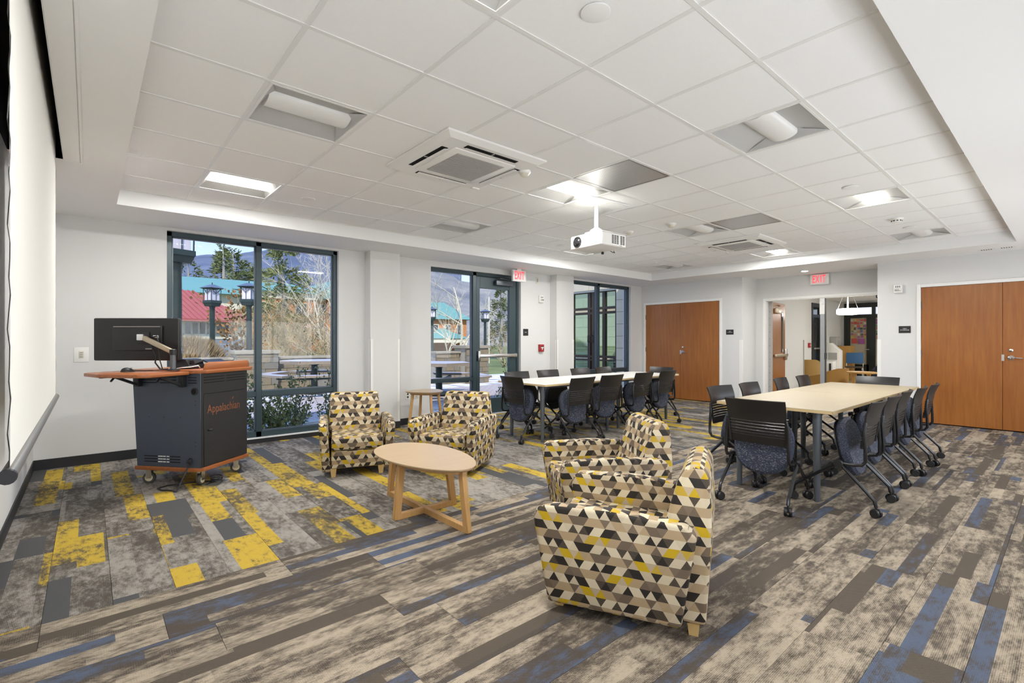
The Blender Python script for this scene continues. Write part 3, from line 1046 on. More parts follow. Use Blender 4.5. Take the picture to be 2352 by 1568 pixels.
def troffer(loc, lit, label):
    o = thing('troffer_light', label, 'ceiling light', loc, 0, 'recessed square ceiling lights')
    for k, (me, m) in TROF.items():
        mm = M['lit'] if (k == 'lens' and lit) else M[m]
        key = (k, mm.name)
        if key not in TMESH:
            c = me.copy()
            c.materials.clear()
            c.materials.append(mm)
            TMESH[key] = c
        nm = k.rstrip('-1')
        p = bpy.data.objects.new(nm, TMESH[key])
        COL.objects.link(p)
        p.parent = o
    if lit:
        ld = bpy.data.lights.new('lamp_strip', 'AREA')
        ld.shape = 'RECTANGLE'
        ld.size, ld.size_y = 0.48, 0.13
        ld.energy = LAMP
        ld.color = (1.0, 0.995, 0.97)
        p = bpy.data.objects.new('lamp_strip', ld)
        COL.objects.link(p)
        p.parent = o
        p.location = (0, 0, 0.003)
    return o
TROF, TMESH = {}, {}
for k, (bm, m) in troffer_mesh().items():
    bmesh.ops.recalc_face_normals(bm, faces=bm.faces)
    me = bpy.data.meshes.new(k)
    bm.to_mesh(me)
    bm.free()
    me.shade_smooth()
    me.set_sharp_from_angle(angle=R(35))
    TROF[k] = (me, m)
TLAB = {(-1, -2): 'lit square ceiling light cut by the top of the picture', (-1, 1): 'unlit square ceiling light over the carpet near the screen', (-1, 4): 'lit square ceiling light nearest the large window',
        (3, -2): 'unlit square ceiling light nearest the camera over the wooden table', (3, 1): 'lit square ceiling light next to the projector pole', (3, 4): 'unlit square ceiling light above the glass exit door',
        (7, -2): 'lit square ceiling light over the end of the wooden table', (7, 1): 'unlit square ceiling light beside the second grey grille', (7, 4): 'lit square ceiling light partly hidden behind the projector',
        (11, -2): 'unlit square ceiling light behind the smoke detector', (11, 1): 'lit square ceiling light behind the far air conditioner', (11, 4): 'unlit square ceiling light closest to the corner cherry doors'}
for i, j in LIGHTS:
    k, n_ = (i + 1) // 4, (j + 2) // 3
    troffer(((GX(i) + GX(i + 1)) / 2, (GY(j) + GY(j + 1)) / 2, C), (k + n_) % 2 == 0, TLAB[(i, j)])

# air-conditioning cassettes
def cassette(loc, label):
    o = thing('air_conditioner', label, 'air conditioner', loc, 0, 'ceiling cassette air conditioners')
    S = 0.46
    bm = bmesh.new()
    # bevelled outer panel as a ring
    ro = [(-S, -S), (S, -S), (S, S), (-S, S)]
    def ring(s, z):
        return [bm.verts.new((sx * s, sy * s, z)) for sx, sy in ((-1, -1), (1, -1), (1, 1), (-1, 1))]
    rs = [ring(S, 0.002), ring(S, -0.012), ring(S - 0.05, -0.035), ring(0.285, -0.035), ring(0.285, -0.01)]
    for a, b_ in zip(rs, rs[1:]):
        for k in range(4):
            bm.faces.new((a[k], a[(k + 1) % 4], b_[(k + 1) % 4], b_[k]))
    O('panel', bm, 'white_paint_metal', o)
    for k in range(4):
        a = k * math.pi / 2
        bm = bmesh.new()
        box(bm, -0.24, 0.24, 0.318, 0.372, -0.0362, -0.030)
        O('air_slot', bm, 'dark', o, rz=a)
        bm = bmesh.new()
        prism(bm, [(-0.235, 0.330), (0.235, 0.330), (0.235, 0.350), (-0.235, 0.350)], -0.047, -0.042, [(-0.235, 0.312), (0.235, 0.312), (0.235, 0.332), (-0.235, 0.332)])
        O('louvre', bm, 'white_paint_metal', o, rz=a)
        bm = bmesh.new()
        box(bm, -0.004, 0.004, 0.318, 0.372, -0.042, -0.036)
        O('slot_divider', bm, 'filter', o, rz=a)
    B('intake_frame', (-0.285, 0.285, -0.285, 0.285, -0.042, -0.012), 'white_paint_metal', o, bevel=0.006)
    B('intake_grille', (-0.22, 0.22, -0.22, 0.22, -0.0445, -0.041), 'filter', o)
    for k in range(22):
        B('grille_rib', (-0.22, 0.22, -0.215 + k * 0.0205, -0.211 + k * 0.0205, -0.0475, -0.0445), 'filter', o)
    B('corner_sensor', (0.34, 0.42, 0.36, 0.40, -0.043, -0.034), 'white_plastic', o, bevel=0.004)
    return o
cassette(((GX(1) + GX(2)) / 2, (GY(1) + GY(2)) / 2, C - 0.001), 'white ceiling air conditioner nearest the lectern cart')
cassette(((GX(9) + GX(10)) / 2, (GY(1) + GY(2)) / 2, C - 0.001), 'white ceiling air conditioner far beyond the projector')

def grille(i, j, label):
    o = thing('return_grille', label, 'vent', ((GX(i) + GX(i + 1)) / 2, (GY(j) + GY(j + 1)) / 2, C))
    h = TL / 2 - 0.012
    B('perforated_plate', (-h + 0.012, h - 0.012, -h + 0.012, h - 0.012, 0.0, 0.004), 'perf', o)
    for d in ((-h, h, -h, -h + 0.014), (-h, h, h - 0.014, h), (-h, -h + 0.014, -h + 0.014, h - 0.014), (h - 0.014, h, -h + 0.014, h - 0.014)):
        B('frame', (*d, -0.002, 0.005), 'grille', o)
def perf_mat():
    m, t, b = nodes('perforated_plate')
    g = G(t)
    tc = g.n('ShaderNodeTexCoord')
    sep = g.n('ShaderNodeSeparateXYZ')
    t.links.new(tc.outputs['Object'], sep.inputs[0])
    w = g.m('MULTIPLY', g.m('SINE', g.m('MULTIPLY', sep.outputs['X'], 2 * math.pi / 0.013)), g.m('SINE', g.m('MULTIPLY', sep.outputs['Y'], 2 * math.pi / 0.013)))
    t.links.new(g.ramp(w, [(0.30, (0.52, 0.51, 0.49)), (0.45, (0.14, 0.14, 0.135))]), b.inputs['Base Color'])
    setin(b, 'Metallic', 0.3)
    setin(b, 'Roughness', 0.3)
    return m
M['perf'] = perf_mat()
grille(3, 0, 'grey perforated return grille next to the lit projector light')
grille(7, 0, 'grey perforated return grille in front of the far air conditioner')

def disc(label, i, j, r=0.065):
    o = thing('sprinkler_cover', label, 'sprinkler cover', ((GX(i) + GX(i + 1)) / 2, (GY(j) + GY(j + 1)) / 2, C + 0.003))
    bm = bmesh.new()
    lathe(bm, [(r * 0.3, -0.010), (r - 0.006, -0.0095), (r, -0.007), (r, -0.003)], 28)
    O('cover_plate', bm, 'soffit', o, smooth=True)
    bm = bmesh.new()
    lathe(bm, [(r - 0.012, -0.004), (r - 0.012, 0.0)], 20)
    O('collar', bm, 'grey_metal', o)
disc('round white sprinkler cover at the top of the picture', 0, -2)
disc('round white sprinkler cover near the large window', 0, 4)
disc('round white sprinkler cover in front of the lit light over the table', 6, -2)
disc('round white sprinkler cover next to the smoke detector', 10, -2)
disc('round white sprinkler cover behind the projector', 6, 4)
disc('round white sprinkler cover close to the corner cherry doors', 10, 4)

def dome(label, x, y, r, z=C + 0.003):
    o = thing('motion_sensor', label, 'sensor', (x, y, z))
    bm = bmesh.new()
    lathe(bm, [(r, 0.0), (r, -0.012), (r * 0.85, -0.022)], 24)
    O('base', bm, 'white_plastic', o, smooth=True)
    bm = bmesh.new()
    lathe(bm, [(r * 0.8, -0.021), (r * 0.66, -0.036), (r * 0.36, -0.047), (r * 0.12, -0.05), (0.003, -0.0505)], 20)
    O('lens_dome', bm, 'ivory', o, smooth=True)
dome('white motion sensor beside the second grey grille', GX(6.54), GY(1.54), 0.058)
dome('white motion sensor just behind the projector', GX(6.48), GY(2.5), 0.055)
dome('white motion sensor on the corner of the near air conditioner', 2.70, 2.96, 0.05, C - 0.03)
o = thing('smoke_detector', 'white smoke detector with slotted ring over the table', 'smoke detector', (GX(9.45), GY(-1.49), C + 0.003))
bm = bmesh.new()
lathe(bm, [(0.065, 0.0), (0.065, -0.012), (0.052, -0.016), (0.05, -0.035), (0.038, -0.042), (0.01, -0.043)], 28)
O('body', bm, 'white_plastic', o, smooth=True)
for k in range(10):
    a = 2 * math.pi * k / 10
    bm = bmesh.new()
    box(bm, -0.009, 0.009, -0.053, -0.048, -0.032, -0.022)
    O('slot', bm, 'rubber', o, rz=a)

# projector on its pole
px, py = 4.00, 3.275
o = thing('projector', 'white projector hanging on a pole from the ceiling', 'projector', (px, py, 0), R(-6))
o.rotation_euler = (0, 0, R(-4))
bm = bmesh.new()
box(bm, -0.29, 0.29, -0.20, 0.20, C - 0.012, C + 0.002)
O('ceiling_plate', bm, 'white_paint_metal', o, bevel=0.004)
B('plate_door', (0.02, 0.27, -0.18, -0.02, C - 0.016, C - 0.012), 'white_paint_metal', o, bevel=0.002, seg=1)
T('pole', [(0, 0, C - 0.01), (0, 0, 2.40)], 0.021, 'white_paint_metal', o, seg=16)
bm = bmesh.new()
lathe(bm, [(0.022, 2.45), (0.035, 2.44), (0.06, 2.425), (0.072, 2.405), (0.06, 2.395)], 20)
O('swivel', bm, 'white_paint_metal', o, smooth=True)
B('mount_arm', (-0.10, 0.06, -0.07, 0.07, 2.375, 2.395), 'white_paint_metal', o, bevel=0.004)
T('knob', [(0.12, -0.05, 2.36), (0.12, -0.05, 2.395)], 0.018, 'filter', o, seg=12)
bd = B('body', (-0.17, 0.20, -0.23, 0.21, 2.225, 2.365), 'white_plastic', o, bevel=0.016, seg=3)
B('top_seam', (-0.165, 0.203, -0.233, 0.205, 2.352, 2.358), 'filter', o)
bm = bmesh.new()
lathe(bm, [(0.058, 0.0), (0.058, 0.006), (0.044, 0.008), (0.040, -0.004)], 24, Matrix.Translation((-0.17, 0.105, 2.295)) @ Matrix.Rotation(R(-90), 4, 'Y'))
ln = O('lens_ring', bm, 'black_plastic', o, smooth=True)
bm = bmesh.new()
lathe(bm, [(0.040, 0.004), (0.036, 0.012), (0.02, 0.02), (0.004, 0.022)], 24, Matrix.Translation((-0.17, 0.105, 2.295)) @ Matrix.Rotation(R(-90), 4, 'Y'))
O('glass', bm, 'lens', ln, smooth=True)
for k in range(5):
    for q in range(6):
        B('vent', (-0.02 + k * 0.036 if k < 3 else 0.0 + k * 0.036, (0.006 + k * 0.036) if k < 3 else 0.026 + k * 0.036, -0.2325, -0.2295, 2.250 + q * 0.015, 2.260 + q * 0.015), 'rubber', o)
B('logo_dot', (-0.1725, -0.170, -0.14, -0.115, 2.27, 2.29), 'filter', o)
B('ir_sensor', (0.1, 0.125, -0.235, -0.23, 2.235, 2.24), 'filter', o)
T('cable', [(0.19, 0.0, 2.24), (0.23, -0.02, 2.215), (0.225, -0.05, 2.205), (0.20, -0.06, 2.22)], 0.004, 'rubber', o)
bm = bmesh.new()
lathe(bm, [(0.002, -0.016), (0.014, -0.012), (0.016, 0.0), (0.012, 0.012)], 12, Matrix.Translation((0.16, 0.06, 2.212)))
O('foot', bm, 'rubber', o, smooth=True)
B('plate_tee', (-TL / 2 + 0.01, TL / 2 - 0.01, -TL / 2 + 0.01, TL / 2 - 0.01, C + 0.004, C + 0.012), 'tile', o, rz=R(4), loc=((GX(4) + GX(5)) / 2 - px, (GY(1) + GY(2)) / 2 - py, 0))

# projection screen
o = thing('projection_screen', 'white pull-down projection screen with black borders along the wall', 'projection screen', (-0.172, 0, 0))
B('screen_fabric', (-0.0008, 0.0008, 2.02, 4.60, 0.90, 2.90), 'screen', o)
for y0, y1 in ((1.99, 2.02), (4.60, 4.63)):
    bm = bmesh.new()
    n = 40
    f_, k_ = [], []
    for k in range(n + 1):
        z = 0.90 + 2.0 * k / n
        w = 0.0025 * math.sin(k * 2.1) + 0.0015 * math.sin(k * 5.3)
        f_.append(bm.verts.new((w, y0, z)))
        k_.append(bm.verts.new((w, y1, z)))
    for k in range(n):
        bm.faces.new((f_[k], k_[k], k_[k + 1], f_[k + 1]))
    bmesh.ops.solidify(bm, geom=bm.faces[:], thickness=0.0012)
    O('black_border', bm, 'rubber', o)
T('weight_bar', [(0, 1.975, 0.885), (0, 4.645, 0.885)], 0.019, 'screen_bar', o, seg=14)
T('bar_cap', [(0, 1.955, 0.885), (0, 1.976, 0.885)], 0.021, 'rubber', o, seg=14)

# ---------------------------------------------------------------- furniture
def face(fx, fy):
    return math.atan2(fy, fx) - math.pi / 2

# ---- lounge chairs
def slab(bm, prof, x0, x1, flare=0.0):
    """side profile in YZ swept across X; flare pushes the upper outline outwards at x1"""
    zs = [p[1] for p in prof]
    z0, z1 = min(zs), max(zs)
    a = [bm.verts.new((x0 + flare * (p[1] - z0) / (z1 - z0), p[0], p[1])) for p in prof]
    b_ = [bm.verts.new((x1 + flare * (p[1] - z0) / (z1 - z0), p[0], p[1])) for p in prof]
    bm.faces.new(a)
    bm.faces.new(b_[::-1])
    n = len(prof)
    for i in range(n):
        bm.faces.new((a[i], b_[i], b_[(i + 1) % n], a[(i + 1) % n]))

def make_armchair():
    t = thing('lounge_chair', 'x', 'armchair', group='patterned lounge chairs around the coffee table')
    bm = bmesh.new()
    slab(bm, [(-0.26, 0.08), (0.315, 0.08), (0.325, 0.245), (-0.26, 0.245)], -0.235, 0.235)
    O('front_panel', bm, 'geo', t, bevel=0.014, seg=3, uv=True)
    bm = bmesh.new()
    slab(bm, [(-0.22, 0.25), (0.32, 0.25), (0.345, 0.275), (0.347, 0.355), (0.325, 0.385), (-0.22, 0.36)], -0.232, 0.232)
    O('seat_cushion', bm, 'geo', t, bevel=0.012, seg=3, uv=True)
    for s in (-1, 1):
        bm = bmesh.new()
        prof = [(-0.29, 0.055), (0.305, 0.048), (0.365, 0.43), (0.36, 0.475), (0.325, 0.510), (0.0, 0.522), (-0.31, 0.505), (-0.355, 0.46)]
        if s > 0:
            slab(bm, prof, 0.237, 0.312, 0.035)
        else:
            slab(bm, prof, -0.312, -0.237, -0.035)
        O('arm', bm, 'geo', t, bevel=0.018, seg=3, uv=True)
    bm = bmesh.new()
    slab(bm, [(-0.385, 0.06), (-0.285, 0.06), (-0.18, 0.34), (-0.27, 0.665), (-0.30, 0.715), (-0.34, 0.735), (-0.375, 0.725), (-0.40, 0.68), (-0.41, 0.45)], -0.262, 0.262)
    for v in bm.verts:                      # narrower, softer top corners
        if v.co.z > 0.6:
            v.co.x *= 1 - 0.10 * (v.co.z - 0.6) / 0.135
    O('backrest', bm, 'geo', t, bevel=0.022, seg=3, uv=True)
    for sx in (-1, 1):
        for fy in (0.27, -0.335):
            bm = bmesh.new()
            prism(bm, [(-0.019, -0.019), (0.019, -0.019), (0.019, 0.019), (-0.019, 0.019)], 0, 0.085, [(-0.028, -0.028), (0.028, -0.028), (0.028, 0.028), (-0.028, 0.028)])
            O('foot', bm, 'foot', t, loc=(sx * 0.215, fy, 0))
    return t
ac = make_armchair()
index_kids(ac)
ARM = [((2.03, 4.73), (-0.354, -0.935), 'patterned lounge chair with its back to the large window'),
       ((2.80, 4.11), (-0.843, -0.537), 'patterned lounge chair in front of the small side table'),
       ((2.73, 2.19), (-0.83, 0.56), 'patterned lounge chair half hidden behind the nearest one'),
       ((2.035, 1.48), (-0.425, 0.905), 'patterned lounge chair nearest the camera, seen from its side')]
for n, (p, f, lab) in enumerate(ARM):
    if n == 0:
        ac.location = (*p, 0)
        ac.rotation_euler = (0, 0, face(*f))
        ac['label'] = lab
    else:
        dup(ac, (*p, 0), face(*f), lab)

# ---- oval coffee table and side table
def egg(a, b_, n=40, k=0.14):
    return [(b_ * math.cos(t) * (1 + k * math.sin(t)), a * math.sin(t)) for t in [2 * math.pi * i / n for i in range(n)]]
o = thing('coffee_table', 'oval wooden coffee table with a crossed sled base', 'coffee table', (1.885, 3.165, 0), R(1))
bm = bmesh.new()
prism(bm, egg(0.515, 0.262), 0.402, 0.418, egg(0.535, 0.282))
bmesh.ops.recalc_face_normals(bm, faces=bm.faces)
top_f = max((f for f in bm.faces), key=lambda f: f.calc_center_median().z)
r = bmesh.ops.extrude_face_region(bm, geom=[top_f])
bmesh.ops.translate(bm, verts=[v for v in r['geom'] if isinstance(v, bmesh.types.BMVert)], vec=(0, 0, 0.006))
O('table_top', bm, 'beech', o, smooth=True)
bm = bmesh.new()
prism(bm, egg(0.47, 0.21), 0.378, 0.402)
O('apron', bm, 'oak', o, smooth=True)
LEGS = [((-0.232, 0, 0), (-0.195, 0, 0)), ((0.255, 0, 0), (0.20, 0, 0)), ((0, -0.53, 0), (0, -0.47, 0)), ((0, 0.53, 0), (0, 0.47, 0))]
for q, t_ in LEGS:
    bm = bmesh.new()
    d = Vector(q).normalized()
    bar(bm, (q[0], q[1], 0.0), (t_[0], t_[1], 0.40), 0.036, 0.052, up=d)
    O('leg', bm, 'oak', o, bevel=0.003, seg=1)
bm = bmesh.new()
bar(bm, (-0.235, 0, 0.021), (0.255, 0, 0.021), 0.038, 0.042)
O('stretcher', bm, 'oak', o, bevel=0.002, seg=1)
bm = bmesh.new()
bar(bm, (0, -0.535, 0.0215), (0, 0.535, 0.0215), 0.038, 0.043)
O('stretcher', bm, 'oak', o, bevel=0.002, seg=1)

o = thing('side_table', 'small wooden side table by the window wall', 'side table', (3.62, 6.05, 0), R(35))
tri = [(0.262 * (1 + 0.10 * math.cos(3 * t)) * math.cos(t), 0.262 * (1 + 0.10 * math.cos(3 * t)) * math.sin(t)) for t in [2 * math.pi * i / 40 for i in range(40)]]
tri2 = [(x * 0.94, y * 0.94) for x, y in tri]
bm = bmesh.new()
prism(bm, tri2, 0.545, 0.566, tri)
O('table_top', bm, 'beech', o, smooth=True)
bm = bmesh.new()
prism(bm, [(x * 0.75, y * 0.75) for x, y in tri], 0.52, 0.545)
O('apron', bm, 'oak', o, smooth=True)
for k in range(4):
    a = R(45 + 90 * k)
    bm = bmesh.new()
    bar(bm, (0.255 * math.cos(a), 0.255 * math.sin(a), 0), (0.19 * math.cos(a), 0.19 * math.sin(a), 0.545), 0.030, 0.036, up=(math.cos(a), math.sin(a), 0))
    O('leg', bm, 'oak', o, bevel=0.003, seg=1)
for k in range(2):
    a = R(45 + 90 * k)
    bm = bmesh.new()
    bar(bm, (0.25 * math.cos(a), 0.25 * math.sin(a), 0.018 + k * 0.001), (-0.25 * math.cos(a), -0.25 * math.sin(a), 0.018 + k * 0.001), 0.03, 0.036)
    O('stretcher', bm, 'oak', o)

# ---- meeting tables
def table(x0, x1, y0, y1, lx, ly, top, edge, label):
    cx, cy = (x0 + x1) / 2, (y0 + y1) / 2
    o = thing('meeting_table', label, 'table', (cx, cy, 0))
    w, d = (x1 - x0) / 2 - 0.0015, (y1 - y0) / 2
    B('table_top', (-w, w, -d, d, 0.712, 0.737), top, o, bevel=0.0015, seg=1)
    bm = bmesh.new()
    e2 = 0.0012
    for q in ((-w - e2, w + e2, -d - e2, -d + 0.002), (-w - e2, w + e2, d - 0.002, d + e2), (-w - e2, -w + 0.002, -d, d), (w - 0.002, w + 0.0008, -d, d)):
        box(bm, *q, 0.7125, 0.734)
    bmesh.ops.remove_doubles(bm, verts=bm.verts, dist=1e-6)
    O('edge_band', bm, edge, o)
    B('under_frame', (-w + 0.16, w - 0.16, -d + 0.16, -d + 0.20, 0.672, 0.712), 'grey_metal', o)
    B('under_frame', (-w + 0.16, w - 0.16, d - 0.20, d - 0.16, 0.672, 0.712), 'grey_metal', o)
    for X in lx:
        for Y in ly:
            bm = bmesh.new()
            lathe(bm, [(0.019, 0.0), (0.021, 0.006), (0.034, 0.70), (0.034, 0.712)], 18, Matrix.Translation((X - cx, Y - cy, 0)))
            O('leg', bm, 'grey_metal', o, smooth=True)
    return o
table(4.20, 5.73, 4.235, 5.135, (4.31, 5.60), (4.39, 4.98), 'white_top', 'edge_band', 'white topped meeting table nearest the glass exit door')
table(5.73, 7.26, 4.235, 5.135, (5.86, 7.13), (4.39, 4.98), 'white_top', 'edge_band', 'white topped meeting table nearest the corner cherry doors')
table(4.235, 5.775, 1.20, 2.10, (4.358, 5.65), (1.343, 1.953), 'maple', 'edge_band', 'pale maple meeting table nearest the lounge chairs')
table(5.775, 7.315, 1.20, 2.10, (5.90, 7.19), (1.343, 1.953), 'maple', 'edge_band', 'pale maple meeting table nearest the large storage doors')

# ---- nesting chairs with folded seats
def back_surface(z0, z1, wa, wb, nx=10, nz=5, th=0.011, yoff=0.0):
    """curved shell piece between two heights; half widths wa (bottom) and wb (top)"""
    bm = bmesh.new()
    def P(u, z):
        t = (z - 0.46) / 0.36
        hw = 0.205 + 0.018 * max(0, min(1, t))
        x = u * hw
        y = -0.205 - 0.035 * t - 0.045 * max(0, t - 0.72) ** 1.3 * 3 - 0.040 * (1 - u * u) * (0.4 + 0.6 * t)
        return Vector((x, y + 0.03 + yoff, z))
    g = [[bm.verts.new(P(-1 + 2 * i / nx if True else 0, z0 + (z1 - z0) * k / nz)) for i in range(nx + 1)] for k in range(nz + 1)]
    for k in range(nz):
        for i in range(nx):
            bm.faces.new((g[k][i], g[k][i + 1], g[k + 1][i + 1], g[k + 1][i]))
    bmesh.ops.recalc_face_normals(bm, faces=bm.faces)
    bmesh.ops.solidify(bm, geom=bm.faces[:], thickness=th)
    return bm
def caster_bm():
    bm = bmesh.new()
    for s in (-1, 1):
        lathe(bm, [(0.012, -0.0105), (0.029, -0.0105), (0.0325, -0.006), (0.0325, 0.006), (0.029, 0.0105), (0.012, 0.0105)], 16, Matrix.Translation((s * 0.0165, 0, 0.0325)) @ Matrix.Rotation(R(90), 4, 'Y'))
    box(bm, -0.006, 0.006, -0.02, 0.02, 0.03, 0.062)
    tube(bm, [(0, 0, 0.055), (0, 0, 0.085)], 0.008, 8)
    return bm
def make_nesting_chair():
    t = thing('nesting_chair', 'x', 'chair', group='black nesting chairs with folded seats')
    cast = None
    # backrest: upper panel, louvre slats, lower panel, side stiles
    O('upper_backrest', back_surface(0.655, 0.822, 1, 1, 12, 6), 'brown_plastic', t, smooth=True)
    O('lower_backrest', back_surface(0.475, 0.535, 1, 1, 12, 2), 'brown_plastic', t, smooth=True)
    for k in range(5):
        z = 0.5385 + k * 0.0235
        O('slat', back_surface(z + 0.001, z + 0.0175, 1, 1, 10, 1, 0.012, -0.004), 'brown_plastic', t, smooth=True)
    for s in (-1, 1):
        O('stile', (lambda bm: (tube(bm, [(s * 0.207, -0.178, 0.475), (s * 0.212, -0.192, 0.56), (s * 0.217, -0.205, 0.66)], 0.010, 8), bm)[1])(bmesh.new()), 'brown_plastic', t, smooth=True)
    for s in (-1, 1):
        T('back_upright', [(s * 0.216, -0.205, 0.67), (s * 0.228, -0.198, 0.60), (s * 0.232, -0.205, 0.47), (s * 0.233, -0.205, 0.385), (s * 0.233, -0.185, 0.357), (s * 0.233, -0.13, 0.350), (s * 0.233, -0.05, 0.352)], 0.0125, 'black_metal', t)
        bm = bmesh.new()
        lathe(bm, [(0.028, -0.022), (0.031, -0.018), (0.031, 0.018), (0.028, 0.022)], 16, Matrix.Translation((s * 0.243, -0.04, 0.348)) @ Matrix.Rotation(R(90), 4, 'Y'))
        O('hub', bm, 'black_plastic', t, smooth=True)
        rear = T('leg', [(s * 0.240, -0.05, 0.345), (s * 0.252, -0.235, 0.150), (s * 0.253, -0.262, 0.120), (s * 0.253, -0.272, 0.075)], 0.0125, 'black_metal', t)
        front = T('leg', [(s * 0.228, -0.03, 0.345), (s * 0.206, 0.245, 0.145), (s * 0.204, 0.272, 0.120), (s * 0.204, 0.280, 0.075)], 0.0125, 'black_metal', t)
        for leg, cx, cy, a in ((rear, s * 0.253, -0.272, 20 * s), (front, s * 0.204, 0.280, -35 * s)):
            c = O('caster', caster_bm(), 'black_plastic', leg, smooth=True) if cast is None else bpy.data.objects.new('caster', cast.data)
            if cast is None:
                cast = c
            else:
                COL.objects.link(c)
                c.parent = leg
            c.location = (cx, cy, 0)
            c.rotation_euler = (0, 0, R(a))
    T('cross_bar', [(-0.235, -0.03, 0.335), (0.235, -0.03, 0.335)], 0.012, 'black_metal', t)
    # folded-up seat pad with rounded lower edge
    def pad(d0, d1, grow):
        bm = bmesh.new()
        out = []
        n = 30
        for i in range(n):
            a = 2 * math.pi * i / n
            ca, sa = math.cos(a), math.sin(a)
            e_ = 2.6 if sa > 0 else 2.3
            out.append(((0.222 + grow) * math.copysign(abs(ca) ** (2 / e_), ca) * (1.0 if sa > 0 else 0.99), (0.222 + grow) * math.copysign(abs(sa) ** (2 / e_), sa)))
        inner = [(x * 0.92, z * 0.92) for x, z in out]
        rings = [(d0, inner), (d0 + (d1 - d0) * 0.3, out), (d0 + (d1 - d0) * 0.75, out), (d1, inner)]
        rs = [[bm.verts.new((x, y, z)) for x, z in ol] for y, ol in rings]
        for a, b_ in zip(rs, rs[1:]):
            for i in range(n):
                bm.faces.new((a[i], a[(i + 1) % n], b_[(i + 1) % n], b_[i]))
        bm.faces.new(rs[0])
        bm.faces.new(rs[-1][::-1])
        return bm
    seat = O('seat', pad(-0.045, 0.02, 0.0), 'fleck', t, smooth=True, loc=(0, -0.055, 0.445))
    seat.rotation_euler = (R(-13), 0, 0)
    O('seat_pan', pad(0.018, 0.036, -0.008), 'black_plastic', seat, smooth=True)
    return t
nc = make_nesting_chair()
index_kids(nc)
PX, NX, PY, NY = (1, 0), (-1, 0), (0, 1), (0, -1)
CH = [((4.10, 1.62), PX, 'black nesting chair at the near end of the maple table'),
      ((4.51, 1.22), PY, 'black nesting chair, first along the right side of the maple table'),
      ((5.04, 1.23), PY, 'black nesting chair, second along the right side of the maple table'),
      ((5.60, 1.25), PY, 'black nesting chair, third along the right side of the maple table'),
      ((6.16, 1.23), PY, 'black nesting chair, fourth along the right side of the maple table'),
      ((6.72, 1.22), PY, 'black nesting chair, last along the right side of the maple table'),
      ((4.76, 2.10), NY, 'black nesting chair, first along the left side of the maple table'),
      ((5.39, 2.08), NY, 'black nesting chair, second along the left side of the maple table'),
      ((6.37, 2.12), NY, 'black nesting chair, third along the left side of the maple table'),
      ((7.03, 2.10), NY, 'black nesting chair, last along the left side of the maple table'),
      ((7.28, 1.63), NX, 'black nesting chair at the far end of the maple table'),
      ((4.30, 4.70), PX, 'black nesting chair at the end of the white table by the door'),
      ((4.64, 4.24), PY, 'black nesting chair, first on the camera side of the white table'),
      ((5.30, 4.29), PY, 'black nesting chair, second on the camera side of the white table'),
      ((6.06, 4.31), PY, 'black nesting chair, third on the camera side of the white table'),
      ((6.72, 4.33), PY, 'black nesting chair, last on the camera side of the white table'),
      ((4.75, 5.16), NY, 'black nesting chair, first on the window side of the white table'),
      ((5.41, 5.17), NY, 'black nesting chair, second on the window side of the white table'),
      ((6.15, 5.15), NY, 'black nesting chair, third on the window side of the white table'),
      ((6.77, 5.15), NY, 'black nesting chair, last on the window side of the white table'),
      ((7.30, 4.72), NX, 'black nesting chair at the far end of the white table')]
rng = random.Random(5)
for n, (p, f, lab) in enumerate(CH):
    rz = face(*f) + R(rng.uniform(-4, 4))
    if n == 0:
        nc.location = (*p, 0)
        nc.rotation_euler = (0, 0, face(*f))
        nc['label'] = lab
    else:
        dup(nc, (*p, 0), rz, lab)

# ---------------------------------------------------------------- lectern cart
CA = R(40)
cart = thing('lectern_cart', 'dark blue rolling lectern cart with cherry trim and lettered door', 'lectern', (0.735, 4.97, 0), CA)
BW, BD = 0.577, 0.636
bm = bmesh.new()
prism(bm, [(0, 0), (BW, 0), (BW, BD), (0, BD)], 0.165, 0.985, [(0, 0), (BW, 0), (BW, BD + 0.05), (0, BD + 0.05)])
O('body', bm, 'cart', cart, bevel=0.003, seg=1)
B('front_frame', (0.004, BW - 0.004, -0.004, 0.0, 0.17, 0.984), 'cart_dark', cart)
d = B('cabinet_door', (0.03, BW - 0.035, -0.010, -0.004, 0.175, 0.80), 'cart_dark', cart, bevel=0.002, seg=1)
bm = bmesh.new()
box(bm, 0.03, BW - 0.035, -0.006, -0.004, 0.80, 0.806)
O('door_gap', bm, 'dark', cart)
T('door_latch', [(0.075, -0.010, 0.485), (0.075, -0.022, 0.485), (0.10, -0.026, 0.487)], 0.008, 'rubber', d)
text('lettering', 'Appalachian', 0.105, 'orange', d, (0.265, -0.0105, 0.665), (R(90), 0, 0), sx=0.80, ext=0.0004)
text('lettering', 'STATE UNIVERSITY', 0.024, 'dim_print', d, (0.36, -0.0105, 0.610), (R(90), 0, 0), sx=1.2, ext=0.0004)
bm = bmesh.new()
prism(bm, [(0.362, 0.735), (0.372, 0.742), (0.387, 0.752), (0.380, 0.738), (0.371, 0.722)], 0.0, 0.0006)
O('leaf_mark', bm, 'orange', d, rot=(R(90), 0, 0), loc=(0, -0.0102, 0))
